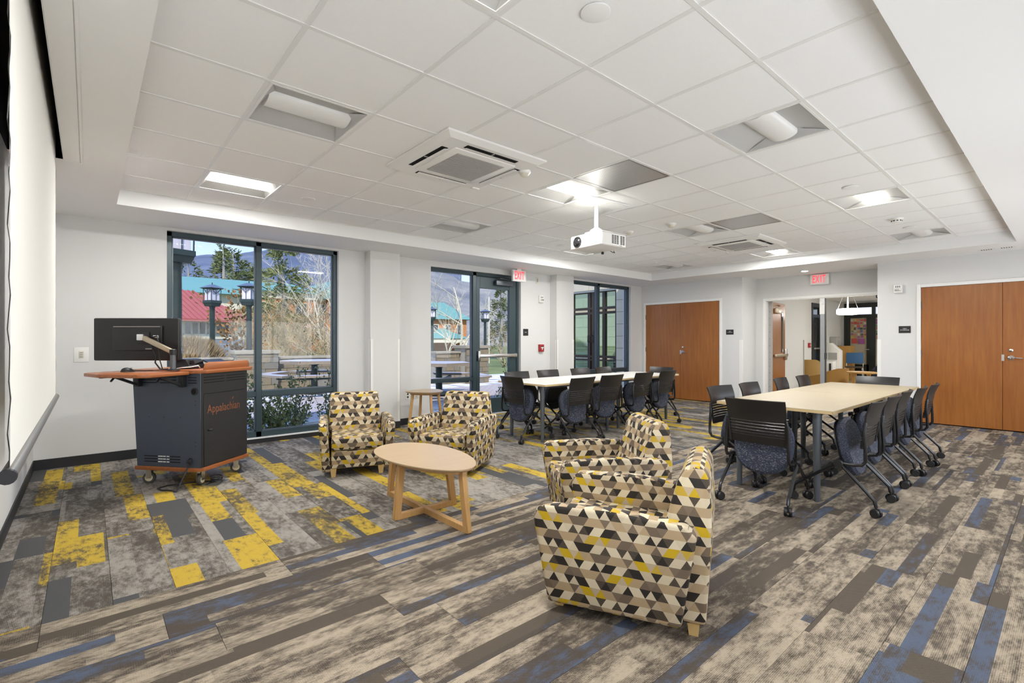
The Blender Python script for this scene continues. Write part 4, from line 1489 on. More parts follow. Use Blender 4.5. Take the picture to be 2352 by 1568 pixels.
for row in range(3):
    for a, b_ in ((0.03, 0.27), (0.30, 0.545)):
        B('vent_slot', (a, b_, -0.0062, -0.004, 0.90 + row * 0.024, 0.906 + row * 0.024), 'dark', cart)
    for a, b_ in ((0.04, 0.12), (0.24, 0.40), (0.44, 0.60)):
        B('vent_slot', (-0.002, 0.0, a, b_, 0.90 + row * 0.024, 0.906 + row * 0.024), 'dark', cart)
    for a, b_, m in ((0.20, 0.30, 'dark'), (0.31, 0.335, 'text_white'), (0.345, 0.37, 'text_white'), (0.375, 0.42, 'text_white'), (0.43, 0.56, 'dark')):
        B('vent_slot', (-0.002, 0.0, a, b_, 0.205 + row * 0.024, 0.213 + row * 0.024), m, cart)
bm = bmesh.new()
lathe(bm, [(0.026, 0), (0.034, 0.001), (0.033, 0.006), (0.028, 0.007)], 20, Matrix.Translation((-0.0005, 0.06, 0.83)) @ Matrix.Rotation(R(-90), 4, 'Y'))
gm = O('cable_grommet', bm, 'cart_dark', cart, smooth=True)
bm = bmesh.new()
lathe(bm, [(0.024, 0.0075), (0.024, 0.008)], 20, Matrix.Translation((-0.0005, 0.06, 0.83)) @ Matrix.Rotation(R(-90), 4, 'Y'))
O('hole', bm, 'dark', gm)
for y, z in ((0.05, 0.745), (0.05, 0.71), (0.20, 0.60), (0.36, 0.60), (0.51, 0.60), (0.05, 0.39), (0.05, 0.355)):
    T('screw', [(0.001, y, z), (-0.002, y, z)], 0.005, 'rubber', cart, seg=8)
bm = bmesh.new()
prism(bm, [(-0.012, 0.05), (0.03, -0.014), (BW + 0.012, -0.014), (BW + 0.012, BD + 0.014), (-0.012, BD + 0.014)], 0.132, 0.166)
O('plinth', bm, 'cherry', cart, bevel=0.004)
bm = bmesh.new()
prism(bm, [(-0.025, 0.06), (0.03, -0.03), (BW + 0.03, -0.03), (BW + 0.03, BD + 0.09), (-0.025, BD + 0.09)], 0.985, 1.018)
O('worktop', bm, 'cherry', cart, bevel=0.006)
bm = bmesh.new()
prof = [(0.03, 1.018), (BW + 0.015, 1.018), (BW + 0.015, 1.06), (BW - 0.005, 1.083), (0.085, 1.083), (0.055, 1.070), (0.04, 1.045)]
a = [bm.verts.new((x, -0.015, z)) for x, z in prof]
b_ = [bm.verts.new((x, 0.007, z)) for x, z in prof]
bm.faces.new(a)
bm.faces.new(b_[::-1])
for i in range(len(prof)):
    bm.faces.new((a[i], a[(i + 1) % len(prof)], b_[(i + 1) % len(prof)], b_[i]))
O('gallery', bm, 'cherry', cart, bevel=0.003)
bm = bmesh.new()
prism(bm, [(-0.026, 0.085), (-0.42, 0.085), (-0.475, 0.135), (-0.475, 0.50), (-0.36, 0.76), (-0.30, 0.80), (-0.026, 0.80)], 0.978, 1.006)
O('side_shelf', bm, 'cherry', cart, bevel=0.005)
bm = bmesh.new()
prism(bm, [(BW + 0.032, 0.05), (BW + 0.15, 0.05), (BW + 0.15, 0.60), (BW + 0.032, 0.60)], 0.99, 1.014)
O('side_shelf', bm, 'cherry', cart, bevel=0.005)
for y in (0.16, 0.60):
    br = B('shelf_bracket', (-0.045, 0.0, y - 0.022, y + 0.022, 0.87, 0.976), 'rubber', cart, bevel=0.002, seg=1)
    bm = bmesh.new()
    bar(bm, (-0.03, y, 0.885), (-0.24, y, 0.968), 0.022, 0.02)
    O('strut', bm, 'rubber', br)
    bm = bmesh.new()
    bar(bm, (-0.02, y, 0.970), (-0.36, y, 0.970), 0.03, 0.012)
    O('rail', bm, 'rubber', br)
    bm = bmesh.new()
    bar(bm, (-0.24, y, 0.965), (-0.30, y - 0.03, 0.935), 0.012, 0.01)
    O('release_lever', bm, 'rubber', br)
br = B('shelf_bracket', (BW, BW + 0.03, 0.12, 0.15, 0.92, 0.988), 'rubber', cart)
bm = bmesh.new()
bar(bm, (BW + 0.02, 0.13, 0.935), (BW + 0.12, 0.13, 0.985), 0.02, 0.018)
O('strut', bm, 'rubber', br)
for cx, cy, a in ((0.05, 0.56, 25), (0.07, 0.06, 100), (BW - 0.07, 0.06, 30), (BW - 0.06, BD - 0.08, 10)):
    bm = bmesh.new()
    box(bm, -0.036, 0.036, -0.036, 0.036, 0.126, 0.132)
    for s in (-1, 1):
        prism(bm, [(s * 0.021 - 0.0015, -0.022), (s * 0.021 + 0.0015, -0.022), (s * 0.021 + 0.0015, 0.022), (s * 0.021 - 0.0015, 0.022)], 0.045, 0.126)
    c = O('caster', bm, 'steel', cart, loc=(cx, cy, 0), rz=R(a))
    bm = bmesh.new()
    lathe(bm, [(0.030, -0.016), (0.046, -0.015), (0.050, -0.010), (0.050, 0.010), (0.046, 0.015), (0.030, 0.016)], 22, Matrix.Translation((0, 0, 0.05)) @ Matrix.Rotation(R(90), 4, 'Y'))
    O('tyre', bm, 'tyre', c, smooth=True)
    bm = bmesh.new()
    lathe(bm, [(0.010, -0.0185), (0.031, -0.0165), (0.031, 0.0165), (0.010, 0.0185)], 18, Matrix.Translation((0, 0, 0.05)) @ Matrix.Rotation(R(90), 4, 'Y'))
    O('wheel_hub', bm, 'cream_hub', c, smooth=True)

def cw(x, y, z=0.0):
    """cart coordinates to room coordinates"""
    return (0.735 + x * math.cos(CA) - y * math.sin(CA), 4.97 + x * math.sin(CA) + y * math.cos(CA), z)

# monitor on its arm
mon = thing('monitor', 'wide black monitor seen from behind on a jointed arm', 'monitor', (0.315, 5.41, 1.284), -YAW)
MW, MH = 0.375, 0.187
bm = bmesh.new()
box(bm, -MW, MW, 0.0, 0.035, -MH, MH)
O('rear_shell', bm, 'black_plastic', mon, bevel=0.012, seg=3)
B('bezel', (-MW + 0.004, MW - 0.004, 0.034, 0.042, -MH + 0.004, MH - 0.004), 'rubber', mon, bevel=0.002, seg=1)
B('display', (-MW + 0.018, MW - 0.018, 0.042, 0.044, -MH + 0.02, MH - 0.018), 'lens', mon)
B('rear_housing', (-0.19, 0.24, -0.022, 0.002, -0.10, 0.12), 'black_plastic', mon, bevel=0.008)
B('vent_strip', (-0.18, 0.23, -0.0235, -0.020, 0.108, 0.114), 'filter', mon)
B('label_strip', (0.10, 0.155, -0.0235, -0.021, -0.088, -0.078), 'filter', mon)
for k in range(8):
    B('clip', (-MW + 0.05 + k * 0.09, -MW + 0.06 + k * 0.09, 0.006, 0.012, MH - 0.002, MH + 0.0015), 'filter', mon)
B('mount_plate', (0.04, 0.14, -0.036, -0.022, -0.035, 0.065), 'black_plastic', mon, bevel=0.003)
B('tilt_head', (0.06, 0.12, -0.075, -0.036, -0.01, 0.045), 'chrome', mon, bevel=0.006)
bm = bmesh.new()
bar(bm, (0.115, -0.062, 0.012), (0.385, -0.10, -0.105), 0.030, 0.042)
O('spring_arm', bm, 'brass', mon, bevel=0.008)
bm = bmesh.new()
lathe(bm, [(0.026, -0.135), (0.026, -0.09), (0.02, -0.085)], 16, Matrix.Translation((0.395, -0.10, 0)))
O('elbow', bm, 'black_plastic', mon, smooth=True)
T('post', [(0.395, -0.10, -0.284 + 0.021), (0.395, -0.10, -0.10)], 0.021, 'grey_metal', mon, seg=14)
bm = bmesh.new()
lathe(bm, [(0.05, -0.266), (0.048, -0.258), (0.02, -0.254)], 18, Matrix.Translation((0.395, -0.10, 0)))
O('clamp', bm, 'black_plastic', mon, smooth=True)
T('cable', [(0.10, -0.05, 0.0), (0.19, -0.07, -0.06), (0.24, -0.085, -0.14), (0.25, -0.11, -0.20), (0.30, -0.12, -0.255), (0.37, -0.13, -0.257)], 0.006, 'rubber', mon)
T('cable', [(0.16, -0.03, 0.02), (0.22, -0.05, 0.03), (0.25, -0.07, -0.03), (0.27, -0.09, -0.16), (0.32, -0.12, -0.258)], 0.004, 'rubber', mon)
B('usb_hub', (0.17, 0.22, -0.03, -0.02, 0.01, 0.035), 'chrome', mon, bevel=0.003)

o = thing('computer_mouse', 'black computer mouse on the cherry side shelf', 'mouse', cw(-0.16, 0.56, 1.006), R(15))
bm = bmesh.new()
bmesh.ops.create_uvsphere(bm, u_segments=16, v_segments=10, radius=1.0)
for v in bm.verts:
    v.co = Vector((v.co.x * 0.052, v.co.y * 0.031, max(0.0, v.co.z * 0.036 * (1 - 0.25 * v.co.x))))
O('shell', bm, 'black_plastic', o, smooth=True)
bm = bmesh.new()
lathe(bm, [(0.004, -0.003), (0.007, -0.003), (0.007, 0.003), (0.004, 0.003)], 10, Matrix.Translation((0.026, 0, 0.029)) @ Matrix.Rotation(R(90), 4, 'X'))
O('scroll_wheel', bm, 'filter', o)
T('mouse_cable', [(0.05, 0, 0.006), (0.12, -0.02, 0.003), (0.2, -0.05, 0.012), (0.28, -0.06, 0.018)], 0.002, 'rubber', o)

o = thing('desk_console', 'black wedge shaped control console on the lectern top', 'console', cw(0.19, 0.28, 1.018), CA + R(8))
bm = bmesh.new()
prof = [(-0.07, 0), (0.07, 0), (0.075, 0.02), (0.045, 0.082), (0.02, 0.092), (-0.035, 0.085), (-0.068, 0.03)]
slab(bm, prof, -0.105, 0.105)
O('housing', bm, 'black_plastic', o, bevel=0.004)
B('touch_glass', (-0.09, 0.09, -0.064, -0.060, 0.03, 0.075), 'lens', o)
o = thing('tablet_stand', 'thin black tablet tilted on the lectern top', 'tablet', cw(0.42, 0.20, 1.018), CA)
bm = bmesh.new()
bar(bm, (0, -0.05, 0.035), (0, 0.06, 0.075), 0.24, 0.010, up=(0, -0.3, 1))
O('slate', bm, 'black_plastic', o, bevel=0.002, seg=1)
bm = bmesh.new()
bar(bm, (0, 0.02, 0.0), (0, 0.045, 0.066), 0.10, 0.012, up=(0, 1, 0))
O('kickstand', bm, 'black_plastic', o)
B('foot_pad', (-0.06, 0.06, -0.055, 0.05, 0, 0.006), 'rubber', o)
o = thing('cable_tangle', 'tangle of white and black cables beside the console', 'cable', cw(0.07, 0.22, 1.018))
T('cable', [(0.02, 0.10, 0.005), (-0.03, 0.05, 0.02), (0.0, 0.0, 0.03), (0.06, -0.02, 0.028), (0.09, 0.02, 0.01), (0.12, 0.06, 0.02)], 0.006, 'rubber', o)
T('cable', [(-0.05, 0.08, 0.005), (-0.02, 0.0, 0.015), (0.04, -0.03, 0.02), (0.10, -0.01, 0.03), (0.12, 0.05, 0.008)], 0.005, 'white_plastic', o)
o = thing('power_cord', 'black power cord looping on the carpet under the lectern', 'cord', cw(-0.002, 0.10, 0))
T('cord', [(0.0, 0.0, 0.215), (-0.05, -0.05, 0.12), (-0.10, -0.09, 0.02), (-0.115, -0.10, 0.006), (-0.13, -0.05, 0.006), (-0.20, 0.03, 0.006), (-0.22, 0.11, 0.006), (-0.15, 0.16, 0.006), (-0.02, 0.15, 0.006), (0.12, 0.10, 0.006), (0.19, 0.02, 0.01)], 0.0065, 'rubber', o)
bm = bmesh.new()
lathe(bm, [(0.03, -0.002), (0.03, 0.003), (0.012, 0.02), (0.008, 0.03)], 14, Matrix.Translation((0.0, 0.0, 0.222)) @ Matrix.Rotation(R(-90), 4, 'Y'))
O('strain_relief', bm, 'rubber', o, smooth=True)
o = thing('floor_box', 'steel floor box with a coiled cable under the lectern', 'floor box', cw(0.14, -0.02, 0), CA + R(15))
bm = bmesh.new()
for dd in ((-0.10, 0.10, -0.07, -0.055), (-0.10, 0.10, 0.055, 0.07), (-0.10, -0.085, -0.055, 0.055), (0.085, 0.10, -0.055, 0.055)):
    box(bm, *dd, 0, 0.006)
bmesh.ops.remove_doubles(bm, verts=bm.verts, dist=1e-5)
O('frame', bm, 'steel', o)
B('lid', (-0.084, 0.084, -0.054, 0.054, 0, 0.003), 'tyre', o)
T('coil', [(0.05 * math.cos(a) + 0.03, 0.045 * math.sin(a), 0.015 + 0.0028 * a) for a in [k * 0.5 for k in range(30)]], 0.006, 'rubber', o)

# ---------------------------------------------------------------- outdoors
M['pavers'] = brickmat('brick_pavers', (0.42, 0.36, 0.34), (0.34, 0.30, 0.28), (0.62, 0.62, 0.66), 0.21, 0.105, 0.010, 'XY')
M['snow_gravel'] = patches('snowy_gravel', (0.22, 0.21, 0.20), (0.80, 0.82, 0.86), 55.0, 0.44, 0.56)
M['snow_dust'] = patches('snow_dusted_paving', (0.36, 0.34, 0.35), (0.80, 0.83, 0.90), 1.6, 0.42, 0.56)
M['grass'] = patches('winter_grass', (0.10, 0.13, 0.035), (0.20, 0.24, 0.07), 0.35, 0.35, 0.65)
M['concrete'] = mat('pale_concrete', (0.42, 0.44, 0.42), 0.8, var=0.15, vscale=5)
M['lamp_green'] = mat('verdigris_iron', (0.030, 0.050, 0.048), 0.45, metal=0.3)
M['lamp_cap'] = mat('lamp_cap_blue', (0.12, 0.145, 0.20), 0.35, metal=0.3)
M['lamp_glass'] = mat('frosted_lamp_glass', (0.62, 0.60, 0.66), 0.3)
M['picnic'] = mat('weathered_plank', (0.24, 0.20, 0.15), 0.7, var=0.2, vscale=12)
M['picnic_top'] = mat('snow_dusted_plank', (0.42, 0.42, 0.47), 0.7, var=0.1, vscale=8)
M['stone'] = mat('tan_stone', (0.20, 0.165, 0.105), 0.85, var=0.3, vscale=9, bump=0.4, bscale=25)
M['stone_grey'] = mat('grey_stone', (0.175, 0.165, 0.135), 0.85, var=0.3, vscale=9, bump=0.4, bscale=25)
M['stone_cap'] = mat('stone_cap', (0.29, 0.265, 0.20), 0.8, var=0.1, vscale=10)
M['bark_pale'] = mat('pale_bark', (0.60, 0.55, 0.44), 0.8, var=0.2, vscale=6)
M['twig_tan'] = mat('tan_twig', (0.42, 0.33, 0.19), 0.9, var=0.3, vscale=3)
M['bark_grey'] = mat('grey_bark', (0.30, 0.285, 0.24), 0.85, var=0.25, vscale=4)
M['pine'] = mat('pine_needles', (0.085, 0.115, 0.030), 0.8, var=0.5, vscale=0.5)
M['pine_light'] = mat('light_pine_needles', (0.155, 0.185, 0.060), 0.8, var=0.5, vscale=0.6)
M['leaf'] = mat('glossy_leaf', (0.11, 0.155, 0.045), 0.4, var=0.5, vscale=30)
M['dead_leaf'] = mat('russet_leaf', (0.26, 0.135, 0.045), 0.7, var=0.4, vscale=10)
M['stem'] = mat('shrub_stem', (0.12, 0.09, 0.05), 0.8)
M['hedge'] = mat('dry_grass_mound', (0.28, 0.205, 0.105), 0.9, var=0.4, vscale=6)
M['red_roof'] = mat('red_metal_roof', (0.37, 0.10, 0.085), 0.45, var=0.06, vscale=0.4)
M['green_roof'] = mat('teal_metal_roof', (0.13, 0.30, 0.275), 0.5, var=0.08, vscale=0.3)
M['brick'] = mat('orange_brick', (0.45, 0.185, 0.072), 0.85, var=0.12, vscale=1.5)
M['cream'] = mat('cream_trim', (0.60, 0.575, 0.47), 0.7)
M['blue_stone'] = brickmat('grey_stone_base', (0.26, 0.30, 0.36), (0.20, 0.23, 0.28), (0.34, 0.38, 0.42), 0.9, 0.35, 0.03, 'XZ')
M['dark_glass'] = mat('dark_window', (0.030, 0.036, 0.038), 0.08, spec=1.0)
M['block'] = mat('split_face_block', (0.66, 0.585, 0.43), 0.85, var=0.08, vscale=5, bump=0.2, bscale=60)
M['mortar'] = mat('block_mortar', (0.36, 0.33, 0.26), 0.9)
M['bronze'] = mat('bronze_aluminium', (0.040, 0.030, 0.020), 0.4, metal=0.3)
M['hill'] = patches('wooded_hill', (0.070, 0.095, 0.155), (0.115, 0.145, 0.210), 0.016, 0.38, 0.60, 0.95, (0.165, 0.19, 0.25))  # blue of the distance haze is painted into the base colour
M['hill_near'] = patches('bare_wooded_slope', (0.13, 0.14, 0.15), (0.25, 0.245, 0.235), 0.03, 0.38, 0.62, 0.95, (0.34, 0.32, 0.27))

def ground(name, dims, m, label, cat='ground'):
    tag(B(name, dims, m), label, cat, kind='structure')
GZ = -0.10
ground('ground_bed', (XL - 6, 9.88, YW + 0.22, 8.35, -0.25, GZ), 'snow_gravel', 'gravel bed dusted with snow outside the windows')
ground('ground_kerb', (XL - 6, 4.0, 8.35, 8.62, -0.25, GZ + 0.02), 'concrete', 'pale concrete kerb between gravel bed and paving')
ground('ground_path', (4.0, 9.88, 8.35, 8.62, -0.25, GZ + 0.02), 'concrete', 'pale concrete path outside the glass door')
ground('ground_paving', (-14, 40, 8.62, 12.1, -0.25, GZ), 'pavers', 'brick paved terrace')
ground('ground_snow', (-14, 40, 12.1, 15.9, -0.25, GZ), 'snow_dust', 'paved terrace dusted with snow')
ground('ground_lawn', (-120, 300, 15.9, 320, -0.6, -0.35), 'grass', 'winter lawn beyond the terrace wall')

# hills: real slopes far away
def hill(name, label, m, pts, y0, y1, base, seed, amp):
    """pts: (x, crest height) along the ridge at distance y1; the slope falls to base at y0"""
    bm = bmesh.new()
    nx, ny = 150, 22
    x0, x1 = pts[0][0], pts[-1][0]
    def crest(x):
        for (a, ha), (b_, hb) in zip(pts, pts[1:]):
            if a <= x <= b_:
                t = (x - a) / (b_ - a)
                t = t * t * (3 - 2 * t)
                return ha + (hb - ha) * t
        return pts[-1][1]
    g = []
    for j in range(ny + 1):
        t = j / ny
        row = []
        for i in range(nx + 1):
            xr = x0 + (x1 - x0) * i / nx
            y = y0 + (y1 - y0) * t
            x = xr * y / y1
            n = noise.fractal(Vector((x / 160 + seed, y / 160, seed)), 1.0, 2.0, 4)
            n2 = noise.noise(Vector((x / 11 + seed, y / 11, 2)))
            z = base + (crest(xr) - base) * (t ** 0.8) + amp * n * math.sin(math.pi * min(1, t * 0.98)) + amp * 0.10 * n2
            row.append(bm.verts.new((x, y, z)))
        g.append(row)
    for j in range(ny):
        for i in range(nx):
            bm.faces.new((g[j][i], g[j][i + 1], g[j + 1][i + 1], g[j + 1][i]))
    last = [bm.verts.new((v.co.x, v.co.y + 40, base - 5)) for v in g[-1]]
    for i in range(nx):
        bm.faces.new((g[-1][i], g[-1][i + 1], last[i + 1], last[i]))
    tag(O(name, bm, m, smooth=True), label, 'hill', kind='structure')
RD = 900.0
def at(u, v, y):
    """point on the ray through a photograph position, at depth y along the window side"""
    r = (u - 1176) / 1122.94
    d = Vector((r * math.cos(YAW) + math.sin(YAW), -r * math.sin(YAW) + math.cos(YAW), (784 - v) / 1122.94))
    return d * (y / d.y) + Vector((0, 0, CAM_H))
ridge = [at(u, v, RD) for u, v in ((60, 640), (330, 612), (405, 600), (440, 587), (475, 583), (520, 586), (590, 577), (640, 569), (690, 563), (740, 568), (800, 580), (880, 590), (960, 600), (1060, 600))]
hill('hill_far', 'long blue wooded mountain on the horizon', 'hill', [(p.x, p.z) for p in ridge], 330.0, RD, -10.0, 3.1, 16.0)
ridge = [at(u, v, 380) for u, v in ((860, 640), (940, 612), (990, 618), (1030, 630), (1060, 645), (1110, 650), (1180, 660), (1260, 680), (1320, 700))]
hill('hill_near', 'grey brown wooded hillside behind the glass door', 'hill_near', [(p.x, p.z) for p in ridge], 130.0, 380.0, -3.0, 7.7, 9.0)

# street lamps
def make_lamp():
    t = thing('street_lamp', 'x', 'lamp post', group='green lantern lamp posts on the terrace')
    bm = bmesh.new()
    lathe(bm, [(0.16, 0.0), (0.16, 0.25), (0.10, 0.32), (0.085, 0.45), (0.072, 2.30), (0.085, 2.34), (0.072, 2.38)], 16)
    O('post', bm, 'lamp_green', t, smooth=True)
    bm = bmesh.new()
    prism(bm, [(-0.14, -0.14), (0.14, -0.14), (0.14, 0.14), (-0.14, 0.14)], 2.36, 2.46, [(-0.17, -0.17), (0.17, -0.17), (0.17, 0.17), (-0.17, 0.17)])
    prism(bm, [(-0.18, -0.18), (0.18, -0.18), (0.18, 0.18), (-0.18, 0.18)], 2.462, 2.54)
    O('lantern_base', bm, 'lamp_green', t)
    B('lantern_glass', (-0.135, 0.135, -0.135, 0.135, 2.54, 2.86), 'lamp_glass', t)
    for sx in (-1, 0, 1):
        for sy in (-1, 0, 1):
            if sx == 0 and sy == 0:
                continue
            bm = bmesh.new()
            w = 0.018 if sx and sy else 0.011
            bar(bm, (sx * 0.16, sy * 0.16, 2.54), (sx * 0.165, sy * 0.165, 2.90), w, w)
            O('lantern_bar', bm, 'lamp_green', t)
    for k in range(4):
        for s in (-1, 1):
            bm = bmesh.new()
            bar(bm, (0.0, -0.162, 2.74), (s * 0.15, -0.164, 2.89), 0.010, 0.012, up=(0, 1, 0))
            O('lantern_brace', bm, 'lamp_green', t, rz=k * math.pi / 2)
    bm = bmesh.new()
    prism(bm, [(-0.18, -0.18), (0.18, -0.18), (0.18, 0.18), (-0.18, 0.18)], 2.89, 2.92, [(-0.235, -0.235), (0.235, -0.235), (0.235, 0.235), (-0.235, 0.235)])
    O('eave', bm, 'lamp_green', t)
    bm = bmesh.new()
    prism(bm, [(-0.245, -0.245), (0.245, -0.245), (0.245, 0.245), (-0.245, 0.245)], 2.92, 3.03, [(-0.05, -0.05), (0.05, -0.05), (0.05, 0.05), (-0.05, 0.05)])
    O('cap', bm, 'lamp_cap', t)
    T('finial', [(0, 0, 3.02), (0, 0, 3.09)], 0.015, 'lamp_green', t)
    return t
lp = make_lamp()
index_kids(lp)
for n, (x, y, lab) in enumerate(((0.945, 8.45, 'green lamp post at the left edge of the large window'), (2.87, 17.36, 'green lantern lamp post in front of the red roof'),
                                 (3.63, 16.2, 'green lantern lamp post behind the tall stone pier'), (13.3, 21.6, 'green lamp post cut by the sidelight edge'),
                                 (16.5, 21.3, 'green lantern lamp post seen through the glass door'))):
    loc = (x, y, GZ + 0.13 if n == 0 else (GZ if y < 15.9 else -0.02))
    if n == 0:
        lp.location = loc
        lp['label'] = lab
        lp.rotation_euler = (0, 0, R(20))
    else:
        dup(lp, loc, R(12 + 17 * n), lab)
o = dup(lp, (18.36, 56.87, -1.6), R(30), 'small distant green lamp post among the birches')

# picnic tables
def make_picnic():
    t = thing('picnic_table', 'x', 'picnic table', group='pedestal picnic tables on the terrace')
    hexa = lambda r, a0=30: [(r * math.cos(R(a0 + 60 * k)), r * math.sin(R(a0 + 60 * k))) for k in range(6)]
    bm = bmesh.new()
    prism(bm, hexa(0.82), 0.70, 0.775)
    O('table_rim', bm, 'picnic', t)
    bm = bmesh.new()
    prism(bm, hexa(0.82), 0.776, 0.782)
    O('table_top', bm, 'picnic_top', t)
    bm = bmesh.new()
    lathe(bm, [(0.30, 0.0), (0.28, 0.02), (0.085, 0.05), (0.075, 0.64), (0.20, 0.70)], 16)
    O('pedestal', bm, 'lamp_green', t, smooth=True)
    for k in range(6):
        a = R(60 * k)
        bm = bmesh.new()
        bar(bm, (0.06, 0, 0.30), (1.02, 0, 0.36), 0.06, 0.06)
        O('bench_arm', bm, 'lamp_green', t, rz=a)
        bm = bmesh.new()
        prism(bm, [(0.92, -0.42), (1.22, -0.56), (1.22, 0.56), (0.92, 0.42)], 0.40, 0.45)
        s = O('bench_seat', bm, 'picnic', t, rz=a)
        bm = bmesh.new()
        prism(bm, [(0.92, -0.42), (1.22, -0.56), (1.22, 0.56), (0.92, 0.42)], 0.4505, 0.455)
        O('bench_top', bm, 'picnic_top', s)
    return t
pt = make_picnic()
index_kids(pt)
pt.location = (4.45, 13.0, GZ + 0.10)
pt.rotation_euler = (0, 0, R(15))
pt['label'] = 'picnic table seen through the large window'
dup(pt, (6.70, 10.55, GZ + 0.06), R(40), 'picnic table seen through the sidelight beside the door')

# low stone walls with piers
rs = random.Random(4)
def stone_wall(name, label, x0, x1, y, z0, z1, cap=0.07, thick=0.4):
    t = thing(name, label, 'stone wall', ((x0 + x1) / 2, y, z0))
    hw = (x1 - x0) / 2
    h = z1 - z0 - cap
    B('core', (-hw + 0.012, hw - 0.012, -thick / 2 + 0.012, thick / 2, 0, h), 'mortar', t)
    B('coping', (-hw - 0.05, hw + 0.05, -thick / 2 - 0.05, thick / 2 + 0.05, h, h + cap), 'stone_cap', t, bevel=0.01, seg=1)
    zz = 0.0
    while zz < h - 0.02:
        ch = min(rs.uniform(0.13, 0.24), h - zz)
        xx = -hw
        while xx < hw - 0.02:
            cwid = min(rs.uniform(0.22, 0.48), hw - xx)
            pr = rs.uniform(0.0, 0.02)
            B('stone', (xx + 0.006, xx + cwid - 0.006, -thick / 2 - pr, -thick / 2 + 0.1, zz + 0.006, zz + ch - 0.006), rs.choice(('stone', 'stone', 'stone_grey')), t)
            xx += cwid
        zz += ch
stone_wall('stone_pier', 'tall stone pier with a cap beside the lamp post', 3.0, 4.05, 15.1, GZ, 1.02, 0.10, 0.7)
stone_wall('stone_wall', 'low stone wall behind the first picnic table', 4.1, 8.3, 15.3, GZ, 0.83)
stone_wall('stone_wall', 'low stone wall behind the second picnic table', 8.3, 9.15, 13.4, GZ, 0.95)
stone_wall('stone_pier', 'stone pier seen through the sidelight beside the door', 9.2, 10.1, 13.2, GZ, 1.14, 0.10, 0.7)
stone_wall('stone_wall', 'low stone wall left of the tall stone pier', -2.0, 2.95, 15.3, GZ, 0.83)

# plants
def leaf_quad(bm, p, d, n, w, l):
    s = d.cross(n).normalized()
    a = [p, p + d * l * 0.5 + s * w * 0.5 + n * w * 0.12, p + d * l, p + d * l * 0.5 - s * w * 0.5 + n * w * 0.12]
    bm.faces.new([bm.verts.new(v) for v in a])
def rvec(r_):
    while True:
        v = Vector((r_.uniform(-1, 1), r_.uniform(-1, 1), r_.uniform(-1, 1)))
        if 0.05 < v.length < 1:
            return v.normalized()
def shrub(name, label, loc, h, spread, n_stem, n_leaf, lw, ll, lm, seed, cat='shrub', up=0.7):
    r_ = random.Random(seed)
    t = thing(name, label, cat, loc)
    bs, bl = bmesh.new(), bmesh.new()
    tips = []
    for k in range(n_stem):
        a = r_.uniform(0, 2 * math.pi)
        p = Vector((r_.uniform(-1, 1) * spread * 0.2, r_.uniform(-1, 1) * spread * 0.12, 0))
        d = Vector((math.cos(a) * spread / h * r_.uniform(0.2, 1), math.sin(a) * spread / h * 0.6 * r_.uniform(0.2, 1), up)).normalized()
        pts = [p.copy()]
        L_ = h * r_.uniform(0.55, 1.1)
        for q in range(5):
            d = (d + rvec(r_) * 0.22).normalized()
            p = p + d * L_ / 5
            pts.append(p.copy())
            if q >= 0:
                tips.append((p.copy(), d.copy()))
        tube(bs, pts, [0.008, 0.007, 0.006, 0.005, 0.004, 0.002], 4)
    for k in range(n_leaf):
        p, d = r_.choice(tips)
        v = rvec(r_)
        q = p + rvec(r_) * 0.09 * h * r_.random() - d * r_.random() * h * 0.15
        dd = (v + d * 0.6).normalized()
        leaf_quad(bl, q, dd, rvec(r_), lw * r_.uniform(0.7, 1.2), ll * r_.uniform(0.7, 1.2))
    O('stems', bs, 'stem', t)
    f = O('foliage', bl, lm, t)
    return t
shrub('evergreen_shrub', 'glossy evergreen shrub outside the large window', (2.02, 7.65, GZ), 0.85, 0.75, 26, 1500, 0.038, 0.062, 'leaf', 1)
shrub('evergreen_shrub', 'tall evergreen shoots between the large window panes', (2.45, 7.95, GZ), 1.05, 0.30, 9, 420, 0.036, 0.06, 'leaf', 2)
shrub('evergreen_shrub', 'evergreen shrub at the edge of the large window frame', (2.95, 7.9, GZ), 0.95, 0.35, 9, 380, 0.036, 0.06, 'leaf', 3)
shrub('evergreen_shrub', 'evergreen shrub between the lectern and window mullion', (1.55, 7.75, GZ), 0.95, 0.35, 9, 360, 0.036, 0.06, 'leaf', 6)
shrub('leafy_shrub', 'sparse brown leafed shrub outside the glass door', (7.15, 8.0, GZ), 1.05, 0.55, 14, 330, 0.045, 0.06, 'dead_leaf', 8)
shrub('evergreen_shrub', 'low evergreen sprig at the foot of the glass door', (6.15, 7.75, GZ), 0.55, 0.6, 10, 220, 0.036, 0.06, 'leaf', 9)
shrub('oak_sapling', 'slender sapling with russet leaves by the lamp post', (4.0, 19.3, -0.35), 3.6, 0.75, 7, 620, 0.11, 0.15, 'dead_leaf', 12, 'tree', 1.0)
